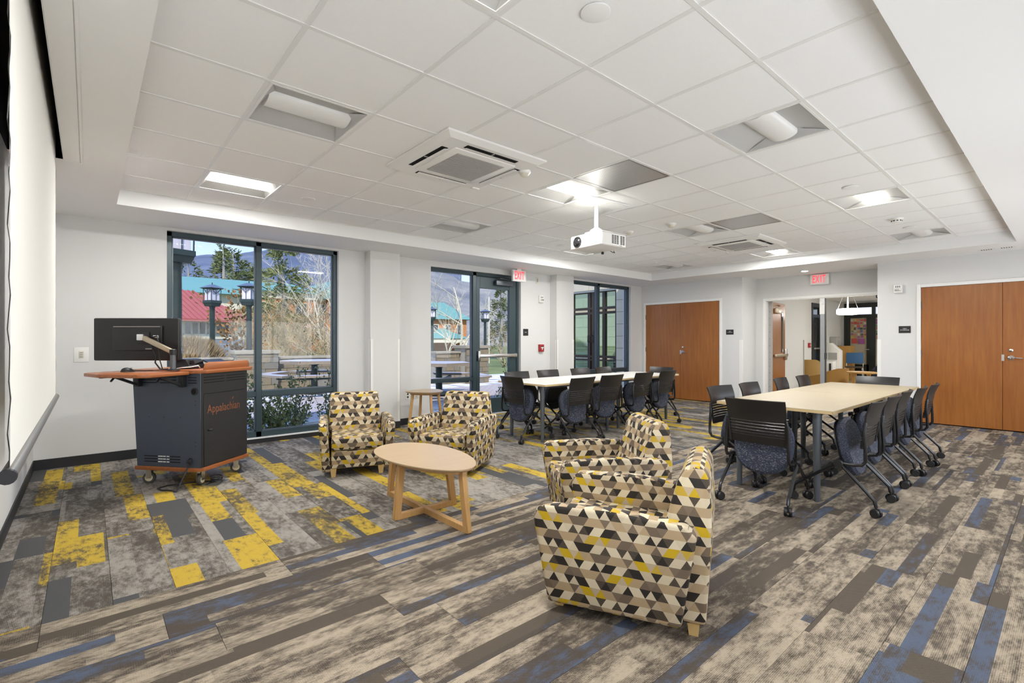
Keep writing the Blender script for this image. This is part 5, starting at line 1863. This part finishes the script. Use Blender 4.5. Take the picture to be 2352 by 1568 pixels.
# dry grass mound
t = thing('grass_mound', 'round mound of dry ornamental grass in the terrace bed', 'shrub', (2.1, 16.3, -0.2))
bm = bmesh.new()
r_ = random.Random(3)
for k in range(1500):
    a = r_.uniform(0, 2 * math.pi)
    rr = math.sqrt(r_.random())
    p = Vector((math.cos(a) * rr * 1.0, math.sin(a) * rr * 0.5, 0.25 + 1.05 * math.sqrt(max(0, 1 - rr * rr))))
    d = Vector((math.cos(a) * rr * 0.5, math.sin(a) * rr * 0.4, 0.8)).normalized()
    leaf_quad(bm, p, (d + rvec(r_) * 0.35).normalized(), rvec(r_), 0.02, 0.42)
O('blades', bm, 'hedge', t)
bm = bmesh.new()
bmesh.ops.create_uvsphere(bm, u_segments=20, v_segments=12, radius=1.0)
for v in bm.verts:
    v.co = Vector((v.co.x * 1.05, v.co.y * 0.55, v.co.z * 1.3 + 0.1)) * (1 + 0.05 * noise.noise(v.co * 4))
O('mound', bm, 'hedge', t, smooth=True)

def branch(bm, p, d, L_, r0, lvl, r_, fan, up, segs=4, rmin=0.006):
    pts, rad = [p.copy()], [r0]
    for q in range(segs):
        d = (d + rvec(r_) * 0.16 + Vector((0, 0, up * 0.06))).normalized()
        p = p + d * L_ / segs
        pts.append(p.copy())
        rad.append(r0 * (1 - 0.75 * (q + 1) / segs))
    tube(bm, pts, rad, 5 if lvl > 1 else 3, cap=False)
    if lvl <= 0:
        return
    n = fan if lvl > 1 else fan + 1
    for k in range(n):
        i = r_.randint(1, segs)
        s = rvec(r_)
        dd = (d * 0.75 + s * 0.75 + Vector((0, 0, up * 0.35))).normalized()
        branch(bm, pts[i], dd, L_ * r_.uniform(0.42, 0.68), max(rad[i] * 0.75, rmin), lvl - 1, r_, fan, up, 3, rmin)
def tree(name, label, loc, h, r0, stems, lvl, fan, m, seed, up=0.6, spread=0.5, twig=None):
    r_ = random.Random(seed)
    t = thing(name, label, 'tree', loc)
    bm = bmesh.new()
    for k in range(stems):
        a = 2 * math.pi * k / stems + r_.uniform(-0.4, 0.4)
        sp = spread if stems > 1 else 0.06
        d = Vector((math.cos(a) * sp * r_.uniform(0.5, 1), math.sin(a) * sp * r_.uniform(0.3, 1), 1)).normalized()
        branch(bm, Vector((math.cos(a) * 0.2 * (stems > 1), math.sin(a) * 0.2 * (stems > 1), -0.2)), d, h * r_.uniform(0.6, 0.75), r0, lvl, r_, fan, up, 6, twig or 0.006)
    O('branches', bm, m, t)
    return t
tree('birch_clump', 'clump of bare white birches behind the picnic table', (9.4, 24.2, -0.6), 6.6, 0.085, 8, 3, 5, 'bark_pale', 21, 0.6, 0.5)
tree('birch_clump', 'bare tan twigged tree left of the white birches', (7.0, 25.5, -0.6), 4.0, 0.045, 9, 3, 6, 'twig_tan', 22, 0.5, 0.8, 0.011)
tree('birch_clump', 'low bare tan thicket under the birch trunks', (8.0, 23.2, -0.6), 3.2, 0.035, 9, 3, 6, 'twig_tan', 27, 0.35, 1.0, 0.010)
tree('bare_tree', 'tall bare white sycamore seen through the sidelight', (30.0, 43.5, -0.8), 13.5, 0.18, 1, 4, 5, 'bark_pale', 23, 0.5)
tree('bare_tree', 'bare grey tree in front of the small brick house', (16.8, 26.6, -0.6), 5.2, 0.07, 2, 3, 5, 'bark_pale', 24, 0.5, 0.4)
tree('bare_tree', 'slim bare tree at the frame of the sidelight', (14.2, 25.0, -0.6), 6.0, 0.08, 1, 3, 5, 'bark_pale', 25, 0.5)
tree('bare_tree', 'bare white tree behind the door lamp post', (34.0, 38.5, -0.8), 12.0, 0.15, 2, 3, 6, 'bark_pale', 26, 0.5, 0.3)
tree('bare_tree', 'bare brown twiggy tree low in the glass door', (21.5, 25.0, -0.6), 3.6, 0.05, 4, 3, 5, 'twig_tan', 28, 0.4, 0.7)

def conifer(name, label, loc, h, w, n, m, seed, droop=-0.25, round_=False, size=1.0):
    r_ = random.Random(seed)
    t = thing(name, label, 'tree', loc)
    bm = bmesh.new()
    tube(bm, [(0, 0, 0), (0.05 * w, 0, h * 0.5), (0, 0, h * 0.97)], [0.03 * h, 0.02 * h, 0.004 * h], 6)
    tr = O('trunk', bm, 'bark_grey', t)
    bm = bmesh.new()
    limbs = []
    for k in range(60 if round_ else 90):
        f = r_.uniform(0.22, 0.98)
        a = r_.uniform(0, 2 * math.pi)
        prof = (math.sin(math.pi * min(1, f * 0.95 + 0.02)) ** 0.7) if round_ else (1 - f) ** 0.8 + 0.05
        L_ = w * prof * r_.uniform(0.65, 1.1)
        limbs.append((f * h, a, L_))
    for k in range(n):
        z, a, L_ = r_.choice(limbs)
        s = math.sqrt(r_.random())
        p = Vector((math.cos(a) * L_ * s, math.sin(a) * L_ * s, z + droop * L_ * s * s + r_.uniform(-0.03, 0.03) * h))
        p += rvec(r_) * 0.05 * w
        d = (Vector((math.cos(a), math.sin(a), 0.15)) + rvec(r_) * 0.7).normalized()
        leaf_quad(bm, p, d, rvec(r_), 0.045 * w * size, 0.17 * w * size)
    O('foliage', bm, m, t)
    return t
def pos(u, y):
    p = at(u, 784, y)
    return p.x, p.y
x, y = pos(648, 62)
conifer('pine_tree', 'tall spreading pine in front of the brick building', (x, y, -1), 13.6, 4.2, 2600, 'pine_light', 31, -0.10, True)
x, y = pos(535, 118)
conifer('pine_tree', 'pair-shaped dark pine above the teal roof', (x, y, -1), 22.0, 6.5, 2400, 'pine', 32, -0.15, True)
x, y = pos(575, 122)
conifer('pine_tree', 'lighter pine beside the window mullion above the roof', (x, y, -1), 20.5, 6.0, 2200, 'pine_light', 33, -0.15, True)
x, y = pos(432, 118)
conifer('pine_tree', 'small dark pine at the end of the teal roof', (x, y, -1), 18.8, 5.0, 1600, 'pine', 34, -0.1, True)
x, y = pos(512, 114)
conifer('pine_tree', 'tallest dark pine tip over the teal roof', (x, y, -1), 22.5, 5.0, 1700, 'pine_light', 35, -0.2, False)
x, y = pos(1150, 34)
conifer('spruce_tree', 'tall dark spruce seen through the glass door', (x, y, -0.8), 7.2, 2.0, 2600, 'pine', 36, -0.35, False, 0.8)
x, y = pos(622, 40)
conifer('pine_tree', 'small grey green fir behind the window mullion', (x, y, -1), 5.4, 1.6, 900, 'pine_light', 37, -0.2, False)

# red-roofed building
def place_on(u0, u1, y0, y1):
    a, b_ = at(u0, 784, y0), at(u1, 784, y1)
    d = b_ - a
    return a, math.atan2(d.y, d.x), d.length
a, rz, L_ = place_on(330, 562, 42.0, 44.5)
rb = thing('red_roof_building', 'low building with red metal roof and white framed windows', 'building', (a.x, a.y, 0), rz)
B('wall', (0, L_, 0.3, 6.0, 1.0, 3.0), 'cream', rb)
B('base_course', (-0.1, L_ + 0.1, 0.2, 6.0, -1.2, 1.45), 'blue_stone', rb)
B('sill_band', (-0.1, L_ + 0.1, 0.16, 0.35, 1.45, 1.76), 'cream', rb)
bm = bmesh.new()
prism(bm, [(-0.5, -0.5), (L_ + 0.6, -0.5), (L_ + 0.6, 7.0), (-0.5, 7.0)], 2.9, 5.45, [(-0.5, 4.2), (L_ - 1.7, 4.2), (L_ - 1.7, 4.4), (-0.5, 4.4)])
roof = O('roof', bm, 'red_roof', rb)
for k in range(int(L_ / 0.42)):
    bm = bmesh.new()
    x = k * 0.42
    t_ = max(0.02, 1 - (x - (L_ - 1.7)) / 2.3) if x > L_ - 1.7 else 1.0
    bar(bm, (x, -0.5, 2.93), (x, -0.5 + 4.7 * t_, 2.93 + 2.55 * t_), 0.06, 0.07)
    O('roof_seam', bm, 'red_roof', roof)
B('fascia', (-0.5, L_ + 0.6, -0.56, -0.44, 2.76, 2.94), 'red_roof', rb)
k = 0
x = 0.4
while x < L_ - 0.6:
    w = B('window', (x, x + 0.48, 0.22, 0.34, 1.78, 2.76), 'cream', rb)
    B('pane', (x + 0.05, x + 0.43, 0.19, 0.23, 1.84, 2.70), 'dark_glass', w)
    x += 0.52 if k % 4 != 3 else 0.78
    k += 1
# long brick building with teal roof
a, rz, L_ = place_on(330, 800, 84.0, 84.0)
bb = thing('brick_building', 'long orange brick building with teal metal roof', 'building', (a.x, a.y, 0), rz)
B('wall', (0, L_, 0, 12, -2, 8.2), 'brick', bb)
B('eave_band', (-0.3, L_ + 0.3, -0.3, 12, 8.2, 9.2), 'cream', bb)
bm = bmesh.new()
prism(bm, [(-0.8, -0.9), (L_ * 0.80, -0.9), (L_ * 0.80, 13), (-0.8, 13)], 9.2, 11.3, [(-0.8, 6), (L_ * 0.74, 6), (L_ * 0.74, 6.4), (-0.8, 6.4)])
roof = O('roof', bm, 'green_roof', bb)
bm = bmesh.new()
prism(bm, [(L_ * 0.86, -1.4), (L_ + 2, -1.4), (L_ + 2, 13), (L_ * 0.86, 13)], -2, 8.4)
O('gable_wing', bm, 'brick', bb)
bm = bmesh.new()
prism(bm, [(L_ * 0.80, -2.0), (L_ + 3, -2.0), (L_ + 3, 13), (L_ * 0.80, 13)], 8.4, 11.9, [(L_ * 0.92, -1.9), (L_ * 0.94, -1.9), (L_ * 0.94, 13), (L_ * 0.92, 13)])
O('wing_roof', bm, 'green_roof', bb)
for k in range(9):
    x = L_ * (0.06 + 0.105 * k)
    for z in (1.8, 5.6):
        w = B('window', (x, x + 1.9, -0.12, 0.05, z, z + 2.0), 'cream', bb)
        for q in (0.12, 1.0):
            B('pane', (x + q, x + q + 0.78, -0.16, -0.10, z + 0.12, z + 1.88), 'dark_glass', w)
a2 = at(480, 784, 74.0)
gb = thing('teal_roof_wing', 'projecting wing with hipped teal roof above the red roof', 'building', (a2.x - 9, a2.y, 0), 0.0)
B('wall', (0, 13, 0, 8, -2, 7.5), 'cream', gb)
bm = bmesh.new()
prism(bm, [(-1, -1), (14, -1), (14, 9), (-1, 9)], 7.5, 9.5, [(-1, 4), (9.5, 4), (9.5, 4.4), (-1, 4.4)])
O('roof', bm, 'green_roof', gb)
# small brick house by the hill
a = at(985, 784, 60)
hb = thing('brick_house', 'small brick house with teal hipped roof on the slope', 'house', (a.x - 2, a.y, -1.2), R(-20))
B('wall', (0, 7.2, 0, 6, 0, 5.6), 'brick', hb)
bm = bmesh.new()
prism(bm, [(-0.7, -0.7), (7.9, -0.7), (7.9, 6.7), (-0.7, 6.7)], 5.6, 8.2, [(2.0, 2.9), (4.6, 2.9), (4.6, 3.1), (2.0, 3.1)])
O('roof', bm, 'green_roof', hb)
for k in range(4):
    w = B('window', (0.5 + 1.75 * k, 1.4 + 1.75 * k, -0.1, 0.05, 3.4, 4.9), 'cream', hb)
    B('pane', (0.6 + 1.75 * k, 1.3 + 1.75 * k, -0.13, -0.08, 3.5, 4.8), 'dark_glass', w)
bm = bmesh.new()
prism(bm, [(0.6, -3.4), (6.6, -3.4), (6.6, 0.2), (0.6, 0.2)], 2.9, 4.3, [(3.3, -0.2), (3.9, -0.2), (3.9, 0.2), (3.3, 0.2)])
pr = O('porch_roof', bm, 'green_roof', hb)
B('porch_beam', (0.7, 6.5, -3.2, -2.9, 2.3, 2.9), 'cream', hb)
for x in (0.9, 6.1):
    B('porch_post', (x, x + 0.3, -3.2, -2.9, 0, 2.3), 'cream', hb)
# flag pole
tag(T('flag_pole', [(22.5, 28.6, -0.5), (22.5, 28.6, 4.55)], [0.07, 0.06], 'cream'), 'pale pole rising behind the door lamp post', 'pole')

# block wing with bronze storefront, right outside the corner window
WX = 9.95
wg = thing('wall_block_wing', 'cream block wing outside the corner window', 'wall', (WX, 0, 0), kind='structure')
B('backing', (0.02, 0.3, YW + 0.2, 7.52, -0.2, 4.2), 'mortar', wg)
B('backing', (0.02, 0.3, 7.52, 10.4, 2.62, 4.2), 'mortar', wg)
BM = {}
def blk(y0, y1, z0, z1):
    B('block', (0.0, 0.02, y0 + 0.005, y1 - 0.005, z0 + 0.005, z1 - 0.005), 'block', wg)
z = -0.1
k = 0
while z < 4.1:
    if z < 2.5:
        blk(YW + 0.22, 7.52, z, min(z + 0.30, 2.62))
    else:
        y = YW + 0.22 - (0.3 if k % 2 else 0)
        while y < 10.3:
            blk(max(y, YW + 0.22), min(y + 0.6, 10.4), z, z + 0.30)
            y += 0.6
    z += 0.30
    k += 1
B('return_pier', (-0.02, 0.02, YW + 0.2, YW + 0.36, -0.1, 2.62), 'block', wg)
sf = thing('storefront', 'bronze framed glass entrance in the block wing', 'storefront', (WX + 0.12, 0, 0))
for y0, y1 in ((7.52, 7.60), (7.93, 8.01), (8.27, 8.36), (8.41, 8.50), (9.02, 9.10), (10.2, 10.3)):
    B('mullion', (-0.05, 0.05, y0, y1, -0.1, 2.62), 'bronze', sf)
for z0, z1 in ((-0.1, 0.12), (0.76, 0.80), (0.84, 0.90), (1.98, 2.04), (2.10, 2.16), (2.54, 2.62)):
    B('rail', (-0.045, 0.045, 7.55, 10.3, z0, z1), 'bronze', sf)
for y0, y1 in ((7.60, 7.93), (8.01, 8.27), (8.50, 9.02), (9.10, 10.2)):
    for z0, z1 in ((0.12, 0.76), (0.90, 1.98), (2.16, 2.54)):
        B('pane', (0.0, 0.006, y0, y1, z0, z1), 'green_glass', sf)
B('header_trim', (-0.10, 0.05, 7.5, 10.3, 2.56, 2.66), 'cream', sf)
for y in (8.33, 8.45):
    T('pull_handle', [(-0.05, y, 1.25), (-0.10, y, 1.25), (-0.10, y, 1.42), (-0.05, y, 1.42)], 0.012, 'bronze', sf)
ib = B('wall_vestibule', (11.6, 11.7, 7.0, 10.6, -0.2, 4.2), 'mortar')
tag(ib, 'block wall inside the glazed entrance', 'wall', kind='structure')
for k in range(9):
    for q in range(6):
        y0 = 7.0 + q * 0.6 + (0.3 if k % 2 else 0)
        B('block', (11.58, 11.6, y0 + 0.005, y0 + 0.595, k * 0.3 - 0.1 + 0.005, k * 0.3 + 0.2 - 0.005), 'block', ib)
ground('ground_vestibule', (WX + 0.3, 11.7, 7.0, 10.6, -0.2, -0.08), 'concrete', 'concrete floor inside the glazed entrance')
o = thing('lobby_bench', 'dark upholstered bench inside the glazed entrance', 'bench', (10.9, 8.2, -0.08))
B('seat', (-0.25, 0.25, -0.5, 0.3, 0.35, 0.48), 'bronze', o, bevel=0.03)
B('back', (0.2, 0.3, -0.5, 0.3, 0.48, 0.92), 'bronze', o, bevel=0.03)
for y in (-0.45, 0.25):
    B('leg', (-0.22, 0.22, y - 0.02, y + 0.02, 0, 0.35), 'steel', o)

# ---------------------------------------------------------------- lobby beyond the open doorway
M['lobby_tile'] = mat('beige_floor_tile', (0.50, 0.43, 0.32), 0.18, var=0.06, vscale=1.5)
M['mustard'] = mat('mustard_fabric', (0.42, 0.25, 0.075), 0.85, bump=0.2, bscale=500)
M['caramel'] = mat('caramel_fabric', (0.34, 0.18, 0.04), 0.8, bump=0.2, bscale=500)
M['navy'] = mat('navy_fabric', (0.014, 0.016, 0.028), 0.8)
M['blue_mesh'] = mat('blue_mesh', (0.035, 0.12, 0.27), 0.6)
M['brown_seat'] = mat('brown_seat', (0.07, 0.045, 0.035), 0.7)
M['honey'] = wood('honey_wood', (0.45, 0.24, 0.055), (0.58, 0.33, 0.10), 'Z', 1.0, 0.4)
M['black_frame'] = mat('black_storefront', (0.010, 0.012, 0.010), 0.4)
M['tan_panel'] = mat('tan_blind', (0.42, 0.37, 0.27), 0.8)
M['yellow'] = mat('yellow_cushion', (0.75, 0.42, 0.01), 0.7)
M['pendant'] = mat('pendant_glow', (1, 0.98, 0.93), 0.4, emit=6.0, ecol=(1.0, 0.97, 0.90))
LY, LX, LC = 5.30, 19.6, 2.62
tag(B('floor_lobby', (10.45, LX + 0.3, 0.6, LY + 0.2, -0.12, -0.001), 'lobby_tile'), 'glossy beige tiled lobby floor', 'floor', kind='structure')
tag(B('ceiling_lobby', (10.60, LX + 0.3, 0.6, LY + 0.2, LC, LC + 0.08), 'soffit'), 'white lobby ceiling', 'ceiling', kind='structure')
tag(B('wall_lobby_corner', (10.61, 12.72, 4.205, LY + 0.1, 0, LC), 'wall'), 'white wall behind the open cherry door', 'wall', kind='structure')
tag(B('corner_guard', (12.70, 12.724, 4.19, 4.205, 0.1, 1.3), 'filter'), 'pale corner guard past the open cherry door', 'corner guard')
wall('wall_lobby_side', 'white lobby side wall behind the wooden cabinet', 'X', 12.72, LX, LY, LY + 0.1, 0, LC, ((16.7, 17.5, -0.1, 2.45),))
tag(B('wall_lobby_near', (10.60, LX + 0.3, 0.5, 0.6, 0, LC), 'wall'), 'white lobby wall out of sight', 'wall', kind='structure')
wall('wall_lobby_far', 'lobby end wall around the black glazed front', 'Y', 0.6, LY, LX, LX + 0.1, 0, LC, ((2.6, 5.2, -0.1, 2.55),))
# doorway frame and mullion
o = thing('door_4', 'steel frame of the open double doorway with centre post', 'door', kind='structure')
for dims in ((10.44, 10.61, 4.155, 4.205, 0, 2.14), (10.44, 10.61, 2.15, 2.20, 0, 2.14), (10.44, 10.61, 2.20, 4.155, 2.09, 2.14)):
    B('door_frame', dims, 'white_paint_metal', o, bevel=0.003, seg=1)
B('head_seal', (10.46, 10.49, 2.2, 4.155, 2.08, 2.09), 'steel', o)
M['grey_post'] = mat('grey_enamel', (0.36, 0.37, 0.38), 0.35, metal=0.3)
B('centre_post', (10.48, 10.57, 3.105, 3.18, 0, 2.09), 'grey_post', o, bevel=0.003, seg=1)
B('post_bracket', (10.465, 10.48, 3.10, 3.185, 1.78, 2.09), 'white_paint_metal', o, bevel=0.002, seg=1)
T('bracket_key', [(10.465, 3.14, 1.99), (10.45, 3.14, 1.99)], 0.022, 'steel', o, seg=14)
B('strike', (10.47, 10.57, 3.09, 3.105, 0.93, 1.05), 'rubber', o)
B('gasket', (10.50, 10.56, 3.097, 3.105, 0, 2.08), 'rubber', o)
T('door_stop', [(10.47, 2.30, 2.08), (10.47, 2.30, 2.04), (10.47, 2.24, 2.03)], 0.012, 'rubber', o)
# hinge side with continuous hinge; leaf folded back against the corner wall
B('continuous_hinge', (10.60, 10.625, 4.085, 4.155, 0.0, 2.09), 'filter', o)
for k in range(14):
    T('hinge_screw', [(10.598, 4.13, 0.2 + k * 0.14), (10.602, 4.13, 0.2 + k * 0.14)], 0.006, 'rubber', o, seg=6)
lf = thing('door_leaf', 'cherry door leaf standing open with steel panic bar', 'door', (10.62, 4.14, 0), R(6), kind='structure')
lf.name = 'door_5'
B('leaf', (0.0, 0.93, -0.055, -0.01, 0.012, 2.075), 'door', lf, bevel=0.002, seg=1)
B('vision_frame', (0.62, 0.76, -0.060, -0.005, 1.03, 1.90), 'rubber', lf)
B('vision_glass', (0.635, 0.745, -0.062, -0.058, 1.045, 1.885), 'dark_glass', lf)
B('panic_bar', (0.06, 0.95, -0.115, -0.065, 0.94, 1.0), 'brass', lf, bevel=0.008)
B('panic_case', (0.82, 0.92, -0.105, -0.056, 0.86, 1.10), 'steel', lf, bevel=0.006)
B('closer', (0.08, 0.40, -0.115, -0.058, 1.85, 1.95), 'brass', lf, bevel=0.006)
T('closer_arm', [(0.12, -0.09, 1.96), (0.30, -0.12, 2.0), (0.40, -0.03, 2.03)], 0.009, 'brass', lf)
# black glazed front at the far end
o = thing('storefront', 'black framed glass front plastered with stickers at the lobby end', 'storefront', (LX - 0.03, 0, 0))
for y0, y1 in ((5.12, 5.20), (4.32, 4.42), (2.6, 2.72)):
    B('mullion', (-0.05, 0.05, y0, y1, 0, 2.55), 'black_frame', o)
for z0, z1 in ((2.40, 2.55), (2.05, 2.17), (0.0, 0.12)):
    B('rail', (-0.045, 0.045, 2.65, 5.15, z0, z1), 'black_frame', o)
B('door_stile', (-0.04, 0.04, 5.03, 5.12, 0.0, 2.05), 'black_frame', o)
B('door_stile', (-0.04, 0.04, 4.42, 4.56, 0.0, 2.05), 'black_frame', o)
B('door_rail', (-0.04, 0.04, 4.5, 5.05, 0.0, 0.50), 'black_frame', o)
B('blind', (0.01, 0.02, 4.54, 5.05, 0.4, 2.06), 'tan_panel', o)
B('blind', (0.01, 0.02, 2.72, 4.32, 0.1, 2.06), 'tan_panel', o)
B('transom_pane', (0.0, 0.006, 2.72, 5.1, 2.16, 2.42), 'glass', o)
T('lever', [(-0.04, 4.48, 1.0), (-0.10, 4.48, 1.0), (-0.10, 4.60, 1.0)], 0.016, 'chrome', o)
rs = random.Random(9)
SCOL = [(0.5, 0.06, 0.06), (0.55, 0.36, 0.05), (0.10, 0.22, 0.09), (0.10, 0.10, 0.32), (0.6, 0.55, 0.45), (0.05, 0.05, 0.05), (0.5, 0.22, 0.10), (0.30, 0.08, 0.25)]
for k, c in enumerate(SCOL):
    M['st%d' % k] = mat('sticker_print_%d' % k, c, 0.5)
for ys, cols in (((4.57, 5.02), 5), ((4.14, 4.32), 2)):
    for r_ in range(7):
        for q in range(cols):
            w = (ys[1] - ys[0]) / cols
            y = ys[0] + (q + 0.5) * w + rs.uniform(-0.012, 0.012)
            z = 1.98 - r_ * 0.095 + rs.uniform(-0.015, 0.015)
            hw, hh = w * rs.uniform(0.28, 0.44), rs.uniform(0.022, 0.04)
            B('sticker', (-0.012, -0.008, y - hw, y + hw, z - hh, z + hh), 'st%d' % rs.randint(0, 7), o)
B('poster', (-0.014, -0.010, 4.62, 4.80, 1.18, 1.36), 'st7', o)
B('poster', (-0.014, -0.010, 4.83, 4.98, 1.20, 1.36), 'st0', o)
# side door in the lobby wall
o = thing('door_6', 'narrow black glazed door in the lobby side wall', 'door', kind='structure')
for x0, x1, z0, z1 in ((16.7, 16.8, 0, 2.45), (17.4, 17.5, 0, 2.45), (16.8, 17.4, 2.33, 2.45), (16.8, 17.4, 2.0, 2.1), (16.8, 16.9, 0.1, 2.0), (17.3, 17.4, 0.1, 2.0), (16.75, 17.45, 0, 0.25)):
    B('door_frame', (x0, x1, LY - 0.02, LY + 0.06, z0, z1), 'black_frame', o)
B('pane', (16.78, 17.42, LY + 0.02, LY + 0.026, 0.2, 2.35), 'dark_glass', o)
T('push_bar', [(16.80, LY - 0.06, 1.05), (17.40, LY - 0.06, 1.05)], 0.025, 'steel', o)
o = thing('fire_alarm_pull', 'tiny red alarm box on the lobby wall by the black door', 'fire alarm', (16.45, LY, 1.15))
B('case', (-0.06, 0.06, -0.05, 0, -0.07, 0.07), 'red', o, bevel=0.005)
B('pull_bar', (-0.03, 0.03, -0.06, -0.05, -0.01, 0.02), 'text_white', o)
# lobby objects
o = thing('wall_dispenser', 'grey wall dispenser in the lobby', 'dispenser', (18.5, LY, 1.28))
B('case', (-0.16, 0.16, -0.22, 0, -0.14, 0.14), 'filter', o, bevel=0.03)
B('badge', (0.02, 0.09, -0.225, -0.22, 0.03, 0.08), 'text_white', o)
o = thing('kiosk', 'white floor standing kiosk in the lobby', 'kiosk', (17.5, 4.93, 0))
bm = bmesh.new()
slab(bm, [(-0.20, 0), (0.20, 0), (0.20, 1.22), (0.05, 1.22), (-0.20, 0.98)], -0.13, 0.13)
O('body', bm, 'white_plastic', o, bevel=0.01)
B('side_box', (-0.42, -0.15, -0.1, 0.2, 0, 0.66), 'white_plastic', o, bevel=0.01)
B('screen', (-0.135, -0.131, -0.12, 0.12, 0.7, 0.92), 'filter', o)
B('cable_strip', (-0.46, -0.43, -0.05, 0.0, 0, 0.6), 'rubber', o)
o = thing('cabinet', 'honey wood drawer cabinet against the lobby end', 'cabinet', (19.0, 5.02, 0))
B('carcass', (-0.25, 0.25, -0.20, 0.24, 0.0, 1.12), 'honey', o, bevel=0.004, seg=1)
for k in range(3):
    B('drawer', (-0.262, -0.25, -0.18, 0.22, 0.03 + k * 0.365, 0.375 + k * 0.365), 'honey', o, bevel=0.003, seg=1)
o = thing('visitor_chair', 'blue backed visitor chair on steel legs in the lobby', 'chair', (18.45, 4.64, 0), R(100))
B('seat', (-0.23, 0.23, -0.22, 0.23, 0.43, 0.47), 'brown_seat', o, bevel=0.015)
bm = bmesh.new()
bar(bm, (0, -0.24, 0.56), (0, -0.32, 0.90), 0.46, 0.025, up=(0, 1, 0))
O('backrest', bm, 'blue_mesh', o, bevel=0.008)
for sx in (-1, 1):
    T('leg', [(sx * 0.22, 0.20, 0.44), (sx * 0.24, 0.26, 0.0)], 0.012, 'chrome', o)
    T('leg', [(sx * 0.22, -0.32, 0.86), (sx * 0.22, -0.22, 0.44), (sx * 0.24, -0.28, 0.0)], 0.012, 'chrome', o)
def tub(name, label, loc, rz, m, s=1.0, hz=0.82):
    o = thing(name, label, 'armchair', loc, rz)
    bm = bmesh.new()
    n = 18
    inn, out = [], []
    for k in range(n + 1):
        a = math.pi * (1.0 + k / n)
        inn.append((0.27 * s * math.cos(a), 0.27 * s * math.sin(a)))
        out.append((0.36 * s * math.cos(a), 0.36 * s * math.sin(a)))
    poly = [(0.36 * s, 0.32)] + out[::-1] + [(-0.36 * s, 0.32), (-0.27 * s, 0.32)] + inn + [(0.27 * s, 0.32)]
    lo = [bm.verts.new((x, y, 0.14)) for x, y in poly]
    hi = [bm.verts.new((x * 1.06, y * 1.04, hz - 0.22 + 0.22 * max(0, min(1, (0.15 - y) / 0.45)))) for x, y in poly]
    for i in range(len(poly)):
        bm.faces.new((lo[i], lo[(i + 1) % len(poly)], hi[(i + 1) % len(poly)], hi[i]))
    m_ = len(out)
    for q in (lo, hi):
        for i in range(m_ - 1):
            try:
                a0, a1 = q[1 + (m_ - 1 - i)], q[1 + (m_ - 2 - i)]
                b0, b1 = q[m_ + 3 + i], q[m_ + 4 + i]
                bm.faces.new((a0, a1, b1, b0))
            except (IndexError, ValueError):
                pass
    O('shell', bm, m, o, smooth=True)
    B('seat', (-0.28 * s, 0.28 * s, -0.22, 0.33, 0.15, 0.44), m, o, bevel=0.03)
    for sx in (-1, 1):
        for y in (-0.2, 0.26):
            T('leg', [(sx * 0.22, y, 0.15), (sx * 0.25, y * 1.1, 0.0)], [0.018, 0.012], 'oak', o)
    return o
tub('tub_chair', 'tan high backed tub chair in the lobby', (13.65, 4.55, 0), R(-60), 'mustard', 1.05)
tub('tub_chair', 'caramel tub chair behind the doorway post', (12.95, 3.72, 0), R(-20), 'caramel', 0.95, 0.66)
tag(B('cushion', (13.78, 14.1, 4.32, 4.5, 0.44, 0.62), 'yellow', bevel=0.05), 'yellow cushion on the tan lobby chair', 'cushion')
tub('tub_chair', 'navy tub chair at the edge of the doorway', (14.2, 2.75, 0), R(90), 'navy', 1.0)
o = thing('wood_stool', 'light wooden stool table in the lobby doorway', 'side table', (12.55, 3.02, 0), R(20))
bm = bmesh.new()
prism(bm, [(0.31 * math.cos(2 * math.pi * k / 24), 0.27 * math.sin(2 * math.pi * k / 24)) for k in range(24)], 0.585, 0.615)
O('top', bm, 'honey', o, smooth=True)
for k in range(4):
    a = R(45 + 90 * k)
    T('leg', [(0.17 * math.cos(a), 0.17 * math.sin(a), 0.585), (0.25 * math.cos(a), 0.25 * math.sin(a), 0)], [0.026, 0.020], 'honey', o, seg=10)
tag(B('lobby_rug', (12.9, 15.0, 2.4, 3.6, 0, 0.012), 'carpet_base'), 'dark rug on the tiled lobby floor', 'rug')
# pendant lamp
o = thing('pendant_lamp', 'glowing white drum pendant lamp in the lobby', 'pendant lamp', (15.0, 3.91, 0))
bm = bmesh.new()
lathe(bm, [(0.17, 1.965), (0.235, 1.975), (0.25, 2.00), (0.25, 2.09), (0.235, 2.115), (0.17, 2.125)], 32)
O('shade', bm, 'pendant', o, smooth=True)
T('stem', [(0, 0, 2.12), (0.0, 0, 2.4), (-0.02, 0, LC)], 0.012, 'white_plastic', o)
for k in range(4):
    a = R(20 + 90 * k)
    T('wire', [(0.22 * math.cos(a), 0.22 * math.sin(a), 2.12), (0.05 * math.cos(a), 0.05 * math.sin(a), LC)], 0.004, 'steel', o, seg=5)
bm = bmesh.new()
lathe(bm, [(0.07, LC - 0.02), (0.07, LC)], 20)
O('canopy', bm, 'white_plastic', o)
downlight('downlight', 16.6, 3.55, LC, 'round recessed downlight in the lobby ceiling beside the pendant')
downlight('downlight', 12.0, 2.6, LC, 'round recessed downlight just inside the lobby')
for n_, (x, y) in enumerate(((12.2, 1.5), (15.0, 1.5), (17.6, 1.8))):  # out-of-view panels added to brighten the lobby
    troffer((x, y, LC - 0.01), True, 'lit square ceiling light in the lobby, number %s from the doorway' % ('one', 'two', 'three')[n_])
